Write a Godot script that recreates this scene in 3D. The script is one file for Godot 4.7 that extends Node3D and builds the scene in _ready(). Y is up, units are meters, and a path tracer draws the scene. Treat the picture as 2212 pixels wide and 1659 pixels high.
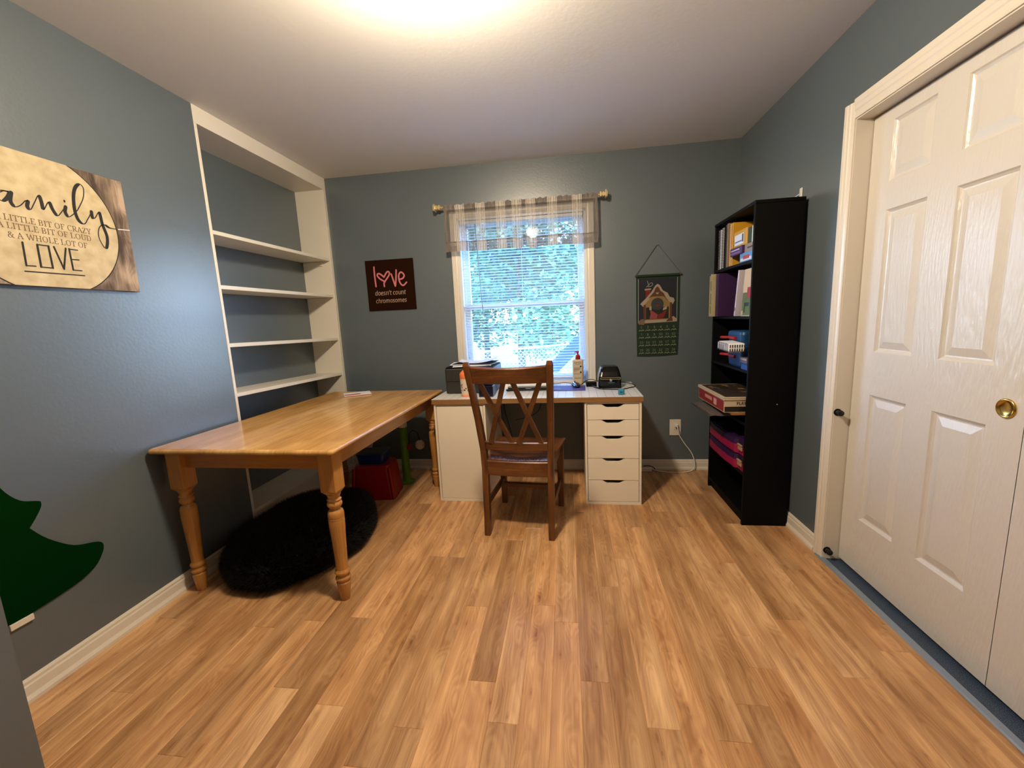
extends Node3D

var M := {}
var used := {}
var grain := 1
var uvo := Vector2.ZERO
var layer := 0
var rng := RandomNumberGenerator.new()
var W := 3.157
var H := 2.436

func _ready():
	rng.seed = 7
	view_and_light()
	materials()
	shell()
	floor_planks()
	window_unit()
	closet()
	built_in()
	ceiling_lamp()
	desk_group()
	chair()
	dining_table()
	under_table()
	tall_bookcase()
	bookcase_things()
	wall_things()
	desk_things()
	curtain()
	outdoors()

func view_and_light():
	var cam := Camera3D.new()
	cam.name = "camera"
	add_child(cam)
	cam.position = Vector3(1.9117, 1.2525, 3.3224)
	cam.rotation_degrees = Vector3(-8.9046, 7.8684, -2.6104)
	cam.fov = 85.804
	cam.near = 0.05
	cam.far = 300.0
	cam.current = true
	var env := Environment.new()
	env.background_mode = Environment.BG_SKY
	var sky := Sky.new()
	var ps := ProceduralSkyMaterial.new()
	ps.sky_top_color = Color(0.47, 0.67, 0.95)
	ps.sky_horizon_color = Color(0.84, 0.925, 1.0)
	ps.sky_energy_multiplier = 4.6
	ps.ground_bottom_color = Color(0.25, 0.32, 0.36)
	ps.ground_horizon_color = Color(0.84, 0.925, 1.0)
	ps.ground_energy_multiplier = 1.0
	ps.use_debanding = false
	sky.sky_material = ps
	env.sky = sky
	env.ambient_light_source = Environment.AMBIENT_SOURCE_SKY
	env.tonemap_mode = Environment.TONE_MAPPER_LINEAR
	env.tonemap_exposure = 1.0
	env.sdfgi_enabled = true
	env.ssao_enabled = true
	env.ssil_enabled = true
	var we := WorldEnvironment.new()
	we.name = "world_environment"
	we.environment = env
	add_child(we)
	var sun := DirectionalLight3D.new()
	sun.name = "sun"
	sun.light_color = Color(0.92, 0.97, 1.0)
	sun.light_energy = 5.2
	sun.light_angular_distance = 0.6
	sun.shadow_enabled = true
	add_child(sun)
	sun.rotation_degrees = Vector3(-52, 28, 0)

# ---------------------------------------------------------------- helpers
func numbered(n: String) -> String:
	if not used.has(n):
		used[n] = 0
		return n
	used[n] += 1
	return "%s_%03d" % [n, used[n]]

func thing(n: String, label: String, cat: String, at := Vector3.ZERO, turn := 0.0, group := "") -> Node3D:
	var o := Node3D.new()
	o.name = numbered(n)
	add_child(o)
	o.position = at
	o.rotation.y = turn
	tag(o, label, cat, group)
	return o

func tag(o: Node, label: String, cat: String, group := ""):
	o.set_meta("label", label)
	o.set_meta("category", cat)
	if group != "":
		o.set_meta("group", group)

func structure(n: String, label := "") -> Node3D:
	var o := Node3D.new()
	o.name = n
	add_child(o)
	o.set_meta("kind", "structure")
	if label != "":
		o.set_meta("label", label)
		o.set_meta("category", n.split("_")[0])
	return o

func S() -> SurfaceTool:
	var st := SurfaceTool.new()
	st.begin(Mesh.PRIMITIVE_TRIANGLES)
	return st

func done(st: SurfaceTool, n: String, mat: Material, parent: Node) -> MeshInstance3D:
	st.generate_tangents()
	var mi := MeshInstance3D.new()
	mi.mesh = st.commit()
	mi.material_override = mat
	mi.name = numbered(n) if parent == self else n
	mi.cast_shadow = GeometryInstance3D.SHADOW_CASTING_SETTING_ON
	parent.add_child(mi, true)
	return mi

func meshed(mesh: Mesh, n: String, mat: Material, parent: Node, xf := Transform3D.IDENTITY) -> MeshInstance3D:
	var mi := MeshInstance3D.new()
	mi.mesh = mesh
	mi.material_override = mat
	mi.name = numbered(n) if parent == self else n
	mi.transform = xf
	parent.add_child(mi, true)
	return mi

func uvof(p: Vector3, n: Vector3) -> Vector2:
	var a := n.abs()
	var dom := 0
	if a.y >= a.x and a.y >= a.z: dom = 1
	elif a.z >= a.x: dom = 2
	var g := grain
	if dom == g:
		g = (g + 1) % 3
	var o := 3 - dom - g
	return Vector2(p[o] + 0.13 * p[dom], p[g]) + uvo

func tri(st: SurfaceTool, xf: Transform3D, a: Vector3, b: Vector3, c: Vector3, n: Vector3):
	if (b - a).cross(c - a).dot(n) * xf.basis.determinant() > 0.0:
		var t := b
		b = c
		c = t
	var nn := (xf.basis * n).normalized()
	for p in [a, b, c]:
		st.set_normal(nn)
		st.set_uv(uvof(p, n))
		st.add_vertex(xf * p)

func quad(st: SurfaceTool, xf: Transform3D, a: Vector3, b: Vector3, c: Vector3, d: Vector3, n: Vector3):
	tri(st, xf, a, b, c, n)
	tri(st, xf, a, c, d, n)

# chamfered box
func bb(st: SurfaceTool, c: Vector3, s: Vector3, bev := 0.002, xf := Transform3D.IDENTITY):
	var h := s * 0.5
	var b: float = minf(bev, minf(h.x, minf(h.y, h.z)) * 0.8)
	var X := xf * Transform3D(Basis.IDENTITY, c)
	for ax in 3:
		var u := (ax + 1) % 3
		var v := (ax + 2) % 3
		for sg in [-1.0, 1.0]:
			var n := Vector3.ZERO
			n[ax] = sg
			var q := []
			for k in [[-1, -1], [1, -1], [1, 1], [-1, 1]]:
				var p := Vector3.ZERO
				p[ax] = sg * h[ax]
				p[u] = k[0] * (h[u] - b)
				p[v] = k[1] * (h[v] - b)
				q.append(p)
			quad(st, X, q[0], q[1], q[2], q[3], n)
	if b <= 0.0:
		return
	for ax in 3:
		var u := (ax + 1) % 3
		var v := (ax + 2) % 3
		for su in [-1.0, 1.0]:
			for sv in [-1.0, 1.0]:
				var n := Vector3.ZERO
				n[u] = su
				n[v] = sv
				var q := []
				for k in [[-1, 0], [1, 0], [1, 1], [-1, 1]]:
					var p := Vector3.ZERO
					p[ax] = k[0] * (h[ax] - b)
					p[u] = su * (h[u] - (b if k[1] == 1 else 0.0))
					p[v] = sv * (h[v] - (0.0 if k[1] == 1 else b))
					q.append(p)
				quad(st, X, q[0], q[1], q[2], q[3], n.normalized())
	for sx in [-1.0, 1.0]:
		for sy in [-1.0, 1.0]:
			for sz in [-1.0, 1.0]:
				var sgn := Vector3(sx, sy, sz)
				tri(st, X, sgn * Vector3(h.x, h.y - b, h.z - b), sgn * Vector3(h.x - b, h.y, h.z - b), sgn * Vector3(h.x - b, h.y - b, h.z), sgn.normalized())

func box(n: String, parent: Node, mat: Material, lo: Vector3, hi: Vector3, bev := 0.002) -> MeshInstance3D:
	var st := S()
	bb(st, (lo + hi) * 0.5, hi - lo, bev)
	return done(st, n, mat, parent)

# lathe around y; prof = [r, y, r, y ...]
func lathe(st: SurfaceTool, prof: Array, seg := 24, xf := Transform3D.IDENTITY, crease := 40.0):
	var P: Array[Vector2] = []
	for i in range(0, prof.size(), 2):
		P.append(Vector2(prof[i], prof[i + 1]))
	var N: Array[Vector2] = []
	for i in P.size() - 1:
		var d := P[i + 1] - P[i]
		N.append(Vector2(d.y, -d.x).normalized())
	var cc := cos(deg_to_rad(crease))
	var len := 0.0
	for i in P.size() - 1:
		var n0 := N[i]
		var n1 := N[i]
		if i > 0 and N[i - 1].dot(N[i]) > cc: n0 = (N[i - 1] + N[i]).normalized()
		if i < N.size() - 1 and N[i + 1].dot(N[i]) > cc: n1 = (N[i + 1] + N[i]).normalized()
		var l2 := len + P[i].distance_to(P[i + 1])
		for k in seg:
			var a0 := TAU * k / seg
			var a1 := TAU * (k + 1) / seg
			var c0 := Vector3(cos(a0), 0, sin(a0))
			var c1 := Vector3(cos(a1), 0, sin(a1))
			var up := Vector3.UP
			var v := [[c0 * P[i].x + up * P[i].y, c0 * n0.x + up * n0.y, Vector2(a0 * 0.04, len)], [c1 * P[i].x + up * P[i].y, c1 * n0.x + up * n0.y, Vector2(a1 * 0.04, len)], [c1 * P[i + 1].x + up * P[i + 1].y, c1 * n1.x + up * n1.y, Vector2(a1 * 0.04, l2)], [c0 * P[i + 1].x + up * P[i + 1].y, c0 * n1.x + up * n1.y, Vector2(a0 * 0.04, l2)]]
			for t in [[0, 1, 2], [0, 2, 3]]:
				vtri(st, xf, v[t[0]], v[t[1]], v[t[2]])
		len = l2

func vtri(st: SurfaceTool, xf: Transform3D, a: Array, b: Array, c: Array):
	var g: Vector3 = (b[0] - a[0]).cross(c[0] - a[0])
	if g.length_squared() < 1e-16:
		return
	if g.dot(a[1] + b[1] + c[1]) * xf.basis.determinant() > 0.0:
		var t := b
		b = c
		c = t
	for p in [a, b, c]:
		st.set_normal((xf.basis * p[1]).normalized())
		st.set_uv(p[2] + uvo)
		st.add_vertex(xf * p[0])

func smooth_path(pts: Array, sub := 6) -> Array:
	var out := []
	for i in pts.size() - 1:
		var p0 = pts[maxi(i - 1, 0)]
		var p1 = pts[i]
		var p2 = pts[i + 1]
		var p3 = pts[mini(i + 2, pts.size() - 1)]
		for k in sub:
			var t := float(k) / sub
			out.append(0.5 * ((2.0 * p1) + (p2 - p0) * t + (2.0 * p0 - 5.0 * p1 + 4.0 * p2 - p3) * t * t + (3.0 * p1 - p0 - 3.0 * p2 + p3) * t * t * t))
	out.append(pts[-1])
	return out

func tube(st: SurfaceTool, pts: Array, r: float, seg := 8, sub := 6, xf := Transform3D.IDENTITY):
	var P := smooth_path(pts, sub) if sub > 1 else pts
	var rings := []
	var up := Vector3(0.13, 1, 0.31).normalized()
	for i in P.size():
		var d: Vector3 = (P[mini(i + 1, P.size() - 1)] - P[maxi(i - 1, 0)]).normalized()
		var s := d.cross(up)
		if s.length() < 0.05: s = d.cross(Vector3.RIGHT)
		s = s.normalized()
		up = s.cross(d).normalized()
		var ring := []
		for k in seg:
			var a := TAU * k / seg
			ring.append([P[i] + (s * cos(a) + up * sin(a)) * r, s * cos(a) + up * sin(a)])
		rings.append(ring)
	var len := 0.0
	for i in rings.size() - 1:
		var l2: float = len + P[i].distance_to(P[i + 1])
		for k in seg:
			var k2 := (k + 1) % seg
			var a = [rings[i][k][0], rings[i][k][1], Vector2(k * 0.01, len)]
			var b = [rings[i][k2][0], rings[i][k2][1], Vector2(k * 0.01 + 0.01, len)]
			var c = [rings[i + 1][k2][0], rings[i + 1][k2][1], Vector2(k * 0.01 + 0.01, l2)]
			var d = [rings[i + 1][k][0], rings[i + 1][k][1], Vector2(k * 0.01, l2)]
			vtri(st, xf, a, b, c)
			vtri(st, xf, a, c, d)
		len = l2
	for e in [0, rings.size() - 1]:
		var nn: Vector3 = (P[0] - P[1]).normalized() if e == 0 else (P[-1] - P[-2]).normalized()
		for k in range(1, seg - 1):
			tri(st, xf, rings[e][0][0], rings[e][k][0], rings[e][k + 1][0], nn)

# closed rings of points, flat shaded, capped
func loft(st: SurfaceTool, rings: Array, xf := Transform3D.IDENTITY, smooth := false, caps := true):
	var m: int = rings[0].size()
	var cen := []
	for r in rings:
		var c := Vector3.ZERO
		for p in r: c += p
		cen.append(c / m)
	var len := 0.0
	for i in rings.size() - 1:
		var l2: float = len + cen[i].distance_to(cen[i + 1])
		var per := 0.0
		for k in m:
			var k2 := (k + 1) % m
			var a: Vector3 = rings[i][k]
			var b: Vector3 = rings[i][k2]
			var c: Vector3 = rings[i + 1][k2]
			var d: Vector3 = rings[i + 1][k]
			var w := maxf(a.distance_to(b), d.distance_to(c))
			var n := (c - a).cross(d - b).normalized()
			if n.dot((a + b + c + d) * 0.25 - (cen[i] + cen[i + 1]) * 0.5) < 0: n = -n
			var na := n
			var nb := n
			var nc := n
			var nd := n
			if smooth:
				na = (a - cen[i]).normalized()
				nb = (b - cen[i]).normalized()
				nc = (c - cen[i + 1]).normalized()
				nd = (d - cen[i + 1]).normalized()
			vtri(st, xf, [a, na, Vector2(per, len)], [b, nb, Vector2(per + w, len)], [c, nc, Vector2(per + w, l2)])
			vtri(st, xf, [a, na, Vector2(per, len)], [c, nc, Vector2(per + w, l2)], [d, nd, Vector2(per, l2)])
			per += w
		len = l2
	if caps:
		for e in [0, rings.size() - 1]:
			var nn: Vector3 = cen[e] - cen[1 if e == 0 else rings.size() - 2]
			nn = nn.normalized()
			for k in m:
				tri(st, xf, cen[e], rings[e][k], rings[e][(k + 1) % m], nn)

func ring_rect(c: Vector3, ax: Vector3, az: Vector3, w: float, d: float, ch := 0.004) -> Array:
	var o := []
	var hw := w * 0.5
	var hd := d * 0.5
	for q in [[hw - ch, hd], [hw, hd - ch], [hw, -hd + ch], [hw - ch, -hd], [-hw + ch, -hd], [-hw, -hd + ch], [-hw, hd - ch], [-hw + ch, hd]]:
		o.append(c + ax * q[0] + az * q[1])
	return o

# polygon in xy extruded along z, from z0 to z1
func extrude(st: SurfaceTool, poly: PackedVector2Array, z0: float, z1: float, xf := Transform3D.IDENTITY, smooth_deg := 0.0):
	var idx := Geometry2D.triangulate_polygon(poly)
	for i in range(0, idx.size(), 3):
		for e in [[z0, -1.0], [z1, 1.0]]:
			var a := poly[idx[i]]
			var b := poly[idx[i + 1]]
			var c := poly[idx[i + 2]]
			tri(st, xf, Vector3(a.x, a.y, e[0]), Vector3(b.x, b.y, e[0]), Vector3(c.x, c.y, e[0]), Vector3(0, 0, e[1]))
	var cw := Geometry2D.is_polygon_clockwise(poly)
	var m := poly.size()
	var N := []
	for i in m:
		var d := (poly[(i + 1) % m] - poly[i]).normalized()
		N.append(Vector2(-d.y, d.x) if cw else Vector2(d.y, -d.x))
	var cc := cos(deg_to_rad(smooth_deg))
	var per := 0.0
	for i in m:
		var a := poly[i]
		var b := poly[(i + 1) % m]
		var n0: Vector2 = N[i]
		var n1: Vector2 = N[i]
		if smooth_deg > 0.0:
			if N[(i + m - 1) % m].dot(N[i]) > cc: n0 = (N[(i + m - 1) % m] + N[i]).normalized()
			if N[(i + 1) % m].dot(N[i]) > cc: n1 = (N[(i + 1) % m] + N[i]).normalized()
		var w := a.distance_to(b)
		var A := [Vector3(a.x, a.y, z0), Vector3(n0.x, n0.y, 0), Vector2(z0, per)]
		var B := [Vector3(b.x, b.y, z0), Vector3(n1.x, n1.y, 0), Vector2(z0, per + w)]
		var C := [Vector3(b.x, b.y, z1), Vector3(n1.x, n1.y, 0), Vector2(z1, per + w)]
		var D := [Vector3(a.x, a.y, z1), Vector3(n0.x, n0.y, 0), Vector2(z1, per)]
		vtri(st, xf, A, B, C)
		vtri(st, xf, A, C, D)
		per += w

func poly2(a: Array) -> PackedVector2Array:
	var p := PackedVector2Array()
	for i in range(0, a.size(), 2):
		p.append(Vector2(a[i], a[i + 1]))
	return p

func round_rect(w: float, h: float, r: float, seg := 5, c := Vector2.ZERO) -> PackedVector2Array:
	var p := PackedVector2Array()
	for q in [[1, 1, 0.0], [-1, 1, 0.25], [-1, -1, 0.5], [1, -1, 0.75]]:
		for k in seg + 1:
			var a: float = TAU * (q[2] + 0.25 * k / seg)
			p.append(c + Vector2(q[0] * (w * 0.5 - r), q[1] * (h * 0.5 - r)) + Vector2(cos(a), sin(a)) * r)
	return p

func ellipse(rx: float, ry: float, seg := 32, c := Vector2.ZERO) -> PackedVector2Array:
	var p := PackedVector2Array()
	for k in seg:
		p.append(c + Vector2(cos(TAU * k / seg) * rx, sin(TAU * k / seg) * ry))
	return p

# stroke: flat ribbon in xy with round joins, z0..z1; width(t) by list
func stroke(st: SurfaceTool, a: Array, w0: float, w1: float, z0: float, z1: float, xf := Transform3D.IDENTITY, slanted := 0.0, closed := false):
	layer = (layer + 1) % 8
	z1 += layer * 0.00012
	var pts := []
	for i in range(0, a.size(), 2): pts.append(Vector2(a[i], a[i + 1]))
	var P := smooth_path(pts, 6) if pts.size() > 2 else pts
	var L := []
	var R := []
	for i in P.size():
		var d: Vector2 = (P[mini(i + 1, P.size() - 1)] - P[maxi(i - 1, 0)]).normalized()
		var n := Vector2(-d.y, d.x)
		var w := lerpf(w0, w1, float(i) / (P.size() - 1))
		if slanted > 0.0: # thick on down strokes
			w = lerpf(w0, slanted, clampf(-d.y * 1.3, 0.0, 1.0))
		L.append(P[i] + n * w * 0.5)
		R.append(P[i] - n * w * 0.5)
	for i in P.size() - 1:
		var q: Array[Vector2] = [L[i], L[i + 1], R[i + 1], R[i]]
		for e in [[z1, 1.0], [z0, -1.0]]:
			quad(st, xf, Vector3(q[0].x, q[0].y, e[0]), Vector3(q[1].x, q[1].y, e[0]), Vector3(q[2].x, q[2].y, e[0]), Vector3(q[3].x, q[3].y, e[0]), Vector3(0, 0, e[1]))
	for e in [0, P.size() - 1]:
		var w: float = (L[e] - R[e]).length() * 0.5
		var c: Vector2 = P[e]
		for k in 10:
			var a0 := TAU * k / 10.0
			var a1 := TAU * (k + 1) / 10.0
			tri(st, xf, Vector3(c.x, c.y, z1 + 0.00006), Vector3(c.x + cos(a0) * w, c.y + sin(a0) * w, z1 + 0.00006), Vector3(c.x + cos(a1) * w, c.y + sin(a1) * w, z1 + 0.00006), Vector3(0, 0, 1))

func lettering(t: String, size: float, serif: bool, mat: Material, parent: Node, xf: Transform3D, width := 0.0, n := "lettering", bold := false) -> MeshInstance3D:
	var f := SystemFont.new()
	f.font_names = PackedStringArray(["Droid Serif" if serif else "Droid Sans"])
	if bold: f.font_weight = 700
	var tm := TextMesh.new()
	tm.text = t
	tm.font = f
	tm.font_size = 32
	tm.pixel_size = size / 23.0
	tm.depth = 0.0004
	tm.curve_step = 2.0
	tm.horizontal_alignment = HORIZONTAL_ALIGNMENT_CENTER
	tm.vertical_alignment = VERTICAL_ALIGNMENT_CENTER
	var s := 1.0
	if width > 0.0:
		s = width / maxf(tm.get_aabb().size.x, 0.0001)
	return meshed(tm, n, mat, parent, xf * Transform3D(Basis.IDENTITY.scaled(Vector3(s, 1, 1)), Vector3.ZERO))

# ---------------------------------------------------------------- materials
func mat(n: String, c: Color, rough := 0.6, metal := 0.0) -> StandardMaterial3D:
	var m := StandardMaterial3D.new()
	m.albedo_color = c
	m.roughness = rough
	m.metallic = metal
	M[n] = m
	return m

func noise_img(w: int, h: int, seed_: int, fx: float, squash := 1, oct := 3, warp := 0.0) -> PackedByteArray:
	var f := FastNoiseLite.new()
	f.seed = seed_
	f.noise_type = FastNoiseLite.TYPE_SIMPLEX_SMOOTH
	f.frequency = fx
	f.fractal_octaves = oct
	if warp > 0.0:
		f.domain_warp_enabled = true
		f.domain_warp_amplitude = warp
		f.domain_warp_frequency = fx * 0.7
	var im := f.get_seamless_image(w, maxi(h / squash, 8))
	im.convert(Image.FORMAT_L8)
	if squash > 1: im.resize(w, h, Image.INTERPOLATE_CUBIC)
	return im.get_data()

func tex(im: Image) -> ImageTexture:
	im.generate_mipmaps()
	return ImageTexture.create_from_image(im)

# wood, grain along v: cols boards across, each with its own arches
func wood(w: int, h: int, cols: int, seed_: int, light: Color, dark: Color, fine: float, arch: float, blotch: float, tone := 0.0, long := 5, knots := 0) -> ImageTexture:
	var n1 := noise_img(w, h, seed_, 0.09, 24, 3)
	var n2 := noise_img(w, h, seed_ + 1, 0.006, 2, 3)
	var n3 := noise_img(w, h, seed_ + 2, 0.02, long, 3, 20.0)
	var out := PackedByteArray()
	out.resize(w * h * 3)
	var r := RandomNumberGenerator.new()
	r.seed = seed_
	var cw := w / cols
	var ctr := []
	var kk := []
	var tn := []
	for c in cols:
		ctr.append(r.randf_range(0.2, 0.8))
		kk.append(r.randf_range(2.0, 5.0) * (1.0 if r.randf() < 0.5 else -1.0))
		tn.append(r.randf_range(-tone, tone))
	# knots: dark elongated spots, kept in a coarse map
	var spots := PackedFloat32Array()
	spots.resize(w * h if knots > 0 else 0)
	for k in knots:
		var kx := r.randi_range(0, w - 1)
		var ky := r.randi_range(0, h - 1)
		var kw := r.randf_range(6.0, 16.0)
		var kl := kw * r.randf_range(1.2, 2.6)
		for dy in range(-int(kl * 2.0), int(kl * 2.0)):
			for dx in range(-int(kw * 2.0), int(kw * 2.0)):
				var d2 := pow(dx / kw, 2.0) + pow(dy / kl, 2.0)
				var at := posmod(ky + dy, h) * w + posmod(kx + dx, w)
				spots[at] = maxf(spots[at], 0.42 * exp(-d2 * 1.6) * (0.75 + 0.25 * sin(sqrt(d2) * 9.0)))
	var i := 0
	for y in h:
		var v := float(y) / h
		for x in w:
			var c := x / cw
			if c >= cols: c = cols - 1
			var u: float = float(x - c * cw) / cw - ctr[c]
			var low := n2[i] / 255.0 - 0.5
			var ring := sin(TAU * (absf(kk[c]) * (u * u * 5.0 + signf(kk[c]) * v * 1.0) + low * 5.0))
			var f: float = 0.42 + fine * (n1[i] / 255.0 - 0.5) + arch * ring * 0.5 * (0.4 + n3[i] / 255.0) + blotch * (n3[i] / 255.0 - 0.5) + low * blotch + tn[c]
			if knots > 0: f += spots[i]
			f = clampf(f, 0.0, 1.0)
			out[i * 3] = int(255.0 * lerpf(light.r, dark.r, f))
			out[i * 3 + 1] = int(255.0 * lerpf(light.g, dark.g, f))
			out[i * 3 + 2] = int(255.0 * lerpf(light.b, dark.b, f))
			i += 1
	return tex(Image.create_from_data(w, h, false, Image.FORMAT_RGB8, out))

func woodmat(n: String, t: Texture2D, su: float, sv: float, rough: float, tint := Color.WHITE) -> StandardMaterial3D:
	var m := mat(n, tint, rough)
	m.albedo_texture = t
	m.uv1_scale = Vector3(su, sv, 1)
	return m

func noisetex(freq: float, seed_: int, normal := false, strength := 4.0, size := 256) -> NoiseTexture2D:
	var t := NoiseTexture2D.new()
	var f := FastNoiseLite.new()
	f.seed = seed_
	f.frequency = freq
	f.fractal_octaves = 3
	t.noise = f
	t.seamless = true
	t.width = size
	t.height = size
	t.as_normal_map = normal
	t.bump_strength = strength
	return t

func materials():
	var peel := noisetex(0.06, 3, true, 3.0)
	var wall := mat("wall", Color(0.335, 0.378, 0.405), 0.36)
	wall.metallic_specular = 0.8
	wall.normal_enabled = true
	wall.normal_texture = peel
	wall.normal_scale = 0.06
	wall.uv1_triplanar = true
	wall.uv1_world_triplanar = true
	wall.uv1_scale = Vector3.ONE * 3.0
	var ceil_ := mat("ceiling", Color(0.85, 0.845, 0.83), 0.85)
	ceil_.normal_enabled = true
	ceil_.normal_texture = peel
	ceil_.normal_scale = 0.05
	ceil_.uv1_triplanar = true
	ceil_.uv1_world_triplanar = true
	ceil_.uv1_scale = Vector3.ONE * 2.0
	mat("trim", Color(0.85, 0.82, 0.77), 0.32)
	mat("shelfwhite", Color(0.86, 0.84, 0.79), 0.4)
	var door := mat("door", Color(0.81, 0.795, 0.775), 0.25)
	var grainn := noisetex(0.05, 9, true, 3.0)
	door.normal_enabled = true
	door.normal_texture = grainn
	door.normal_scale = 0.22
	door.uv1_scale = Vector3(7.0, 0.9, 1)
	mat("vinyl", Color(0.84, 0.87, 0.90), 0.3)
	var slat := mat("slat", Color(0.86, 0.88, 0.90), 0.4)
	slat.backlight = Color(0.25, 0.25, 0.25)
	var glass := mat("glass", Color(0.9, 0.95, 1.0, 0.06), 0.03)
	glass.transparency = BaseMaterial3D.TRANSPARENCY_ALPHA
	mat("cord", Color(0.82, 0.84, 0.85), 0.6)
	mat("black", Color(0.022, 0.022, 0.024), 0.62).metallic_specular = 0.25
	mat("blackgloss", Color(0.012, 0.012, 0.014), 0.12)
	mat("rubber", Color(0.02, 0.02, 0.022), 0.6)
	mat("white", Color(0.86, 0.85, 0.82), 0.4)
	mat("unit", Color(0.89, 0.85, 0.78), 0.4)
	mat("brass", Color(0.85, 0.70, 0.38), 0.2, 1.0)
	mat("chrome", Color(0.75, 0.75, 0.75), 0.18, 1.0)
	mat("alu", Color(0.60, 0.66, 0.74), 0.35, 0.55)  # threshold metal; pale blue of reflected daylight is put into the colour
	mat("paper", Color(0.86, 0.86, 0.88), 0.8)
	mat("ink", Color(0.03, 0.025, 0.04), 0.7)
	var carpet := mat("closetfloor", Color(0.45, 0.56, 0.72), 0.5)  # blue daylight on the closet floor is painted into its base colour
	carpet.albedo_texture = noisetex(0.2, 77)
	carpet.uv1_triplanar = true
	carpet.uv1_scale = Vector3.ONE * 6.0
	# floor laminate strips
	var ft := wood(1024, 1024, 8, 11, Color(0.90, 0.73, 0.54), Color(0.55, 0.375, 0.23), 0.22, 0.16, 0.5, 0.05, 16, 26)
	var tints := [Color(1, 1, 1), Color(0.93, 0.915, 0.895), Color(0.87, 0.85, 0.825), Color(1.0, 0.97, 0.94), Color(0.91, 0.88, 0.84), Color(0.97, 0.94, 0.90)]
	for k in tints.size():
		var m := woodmat("plank%d" % k, ft, 1.0, 1.0, 0.36, tints[k])
		m.metallic_specular = 0.5
	mat("underlay", Color(0.30, 0.19, 0.11), 0.8)
	# table
	var tt := wood(512, 512, 10, 23, Color(0.90, 0.72, 0.46), Color(0.58, 0.40, 0.19), 0.25, 0.10, 0.30, 0.15)
	woodmat("tabletop", tt, 1.0 / 0.95, 1.0 / 1.1, 0.16)
	var tl := wood(256, 512, 2, 29, Color(0.80, 0.58, 0.31), Color(0.56, 0.36, 0.16), 0.22, 0.12, 0.25)
	woodmat("tableleg", tl, 3.0, 1.2, 0.22)
	# chair
	var ct := wood(256, 512, 2, 37, Color(0.51, 0.315, 0.16), Color(0.22, 0.118, 0.05), 0.35, 0.14, 0.4)
	woodmat("chairwood", ct, 4.0, 1.5, 0.33)
	woodmat("seatwood", ct, 3.0, 1.2, 0.22, Color(0.92, 0.9, 0.95))  # mauve-grey tint paints the window reflection into the seat colour
	var et := wood(256, 256, 2, 41, Color(0.62, 0.46, 0.28), Color(0.42, 0.29, 0.16), 0.3, 0.08, 0.2)
	woodmat("oakedge", et, 4.0, 1.5, 0.5)
	var sw := wood(256, 512, 5, 53, Color(0.66, 0.58, 0.50), Color(0.22, 0.17, 0.14), 0.4, 0.18, 0.9, 0.12)
	woodmat("signwood", sw, 2.2, 2.2, 0.7)
	# desk film: white with thin grey tile lines
	var im := Image.create(256, 256, false, Image.FORMAT_RGB8)
	im.fill(Color(0.86, 0.86, 0.86))
	var gr := Color(0.56, 0.57, 0.58)
	for k in 2:
		im.fill_rect(Rect2i(k * 128, 0, 5, 256), gr)
		im.fill_rect(Rect2i(k * 128, 64 if k == 0 else 192, 128, 3), Color(0.70, 0.70, 0.71))
	var film := woodmat("film", tex(im), 1.0 / 0.104, 1.0 / 0.2, 0.3)
	film.roughness = 0.25

# ---------------------------------------------------------------- room
func slab(st: SurfaceTool, lo: Vector3, hi: Vector3):
	bb(st, (lo + hi) * 0.5, hi - lo, 0.0)

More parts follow.
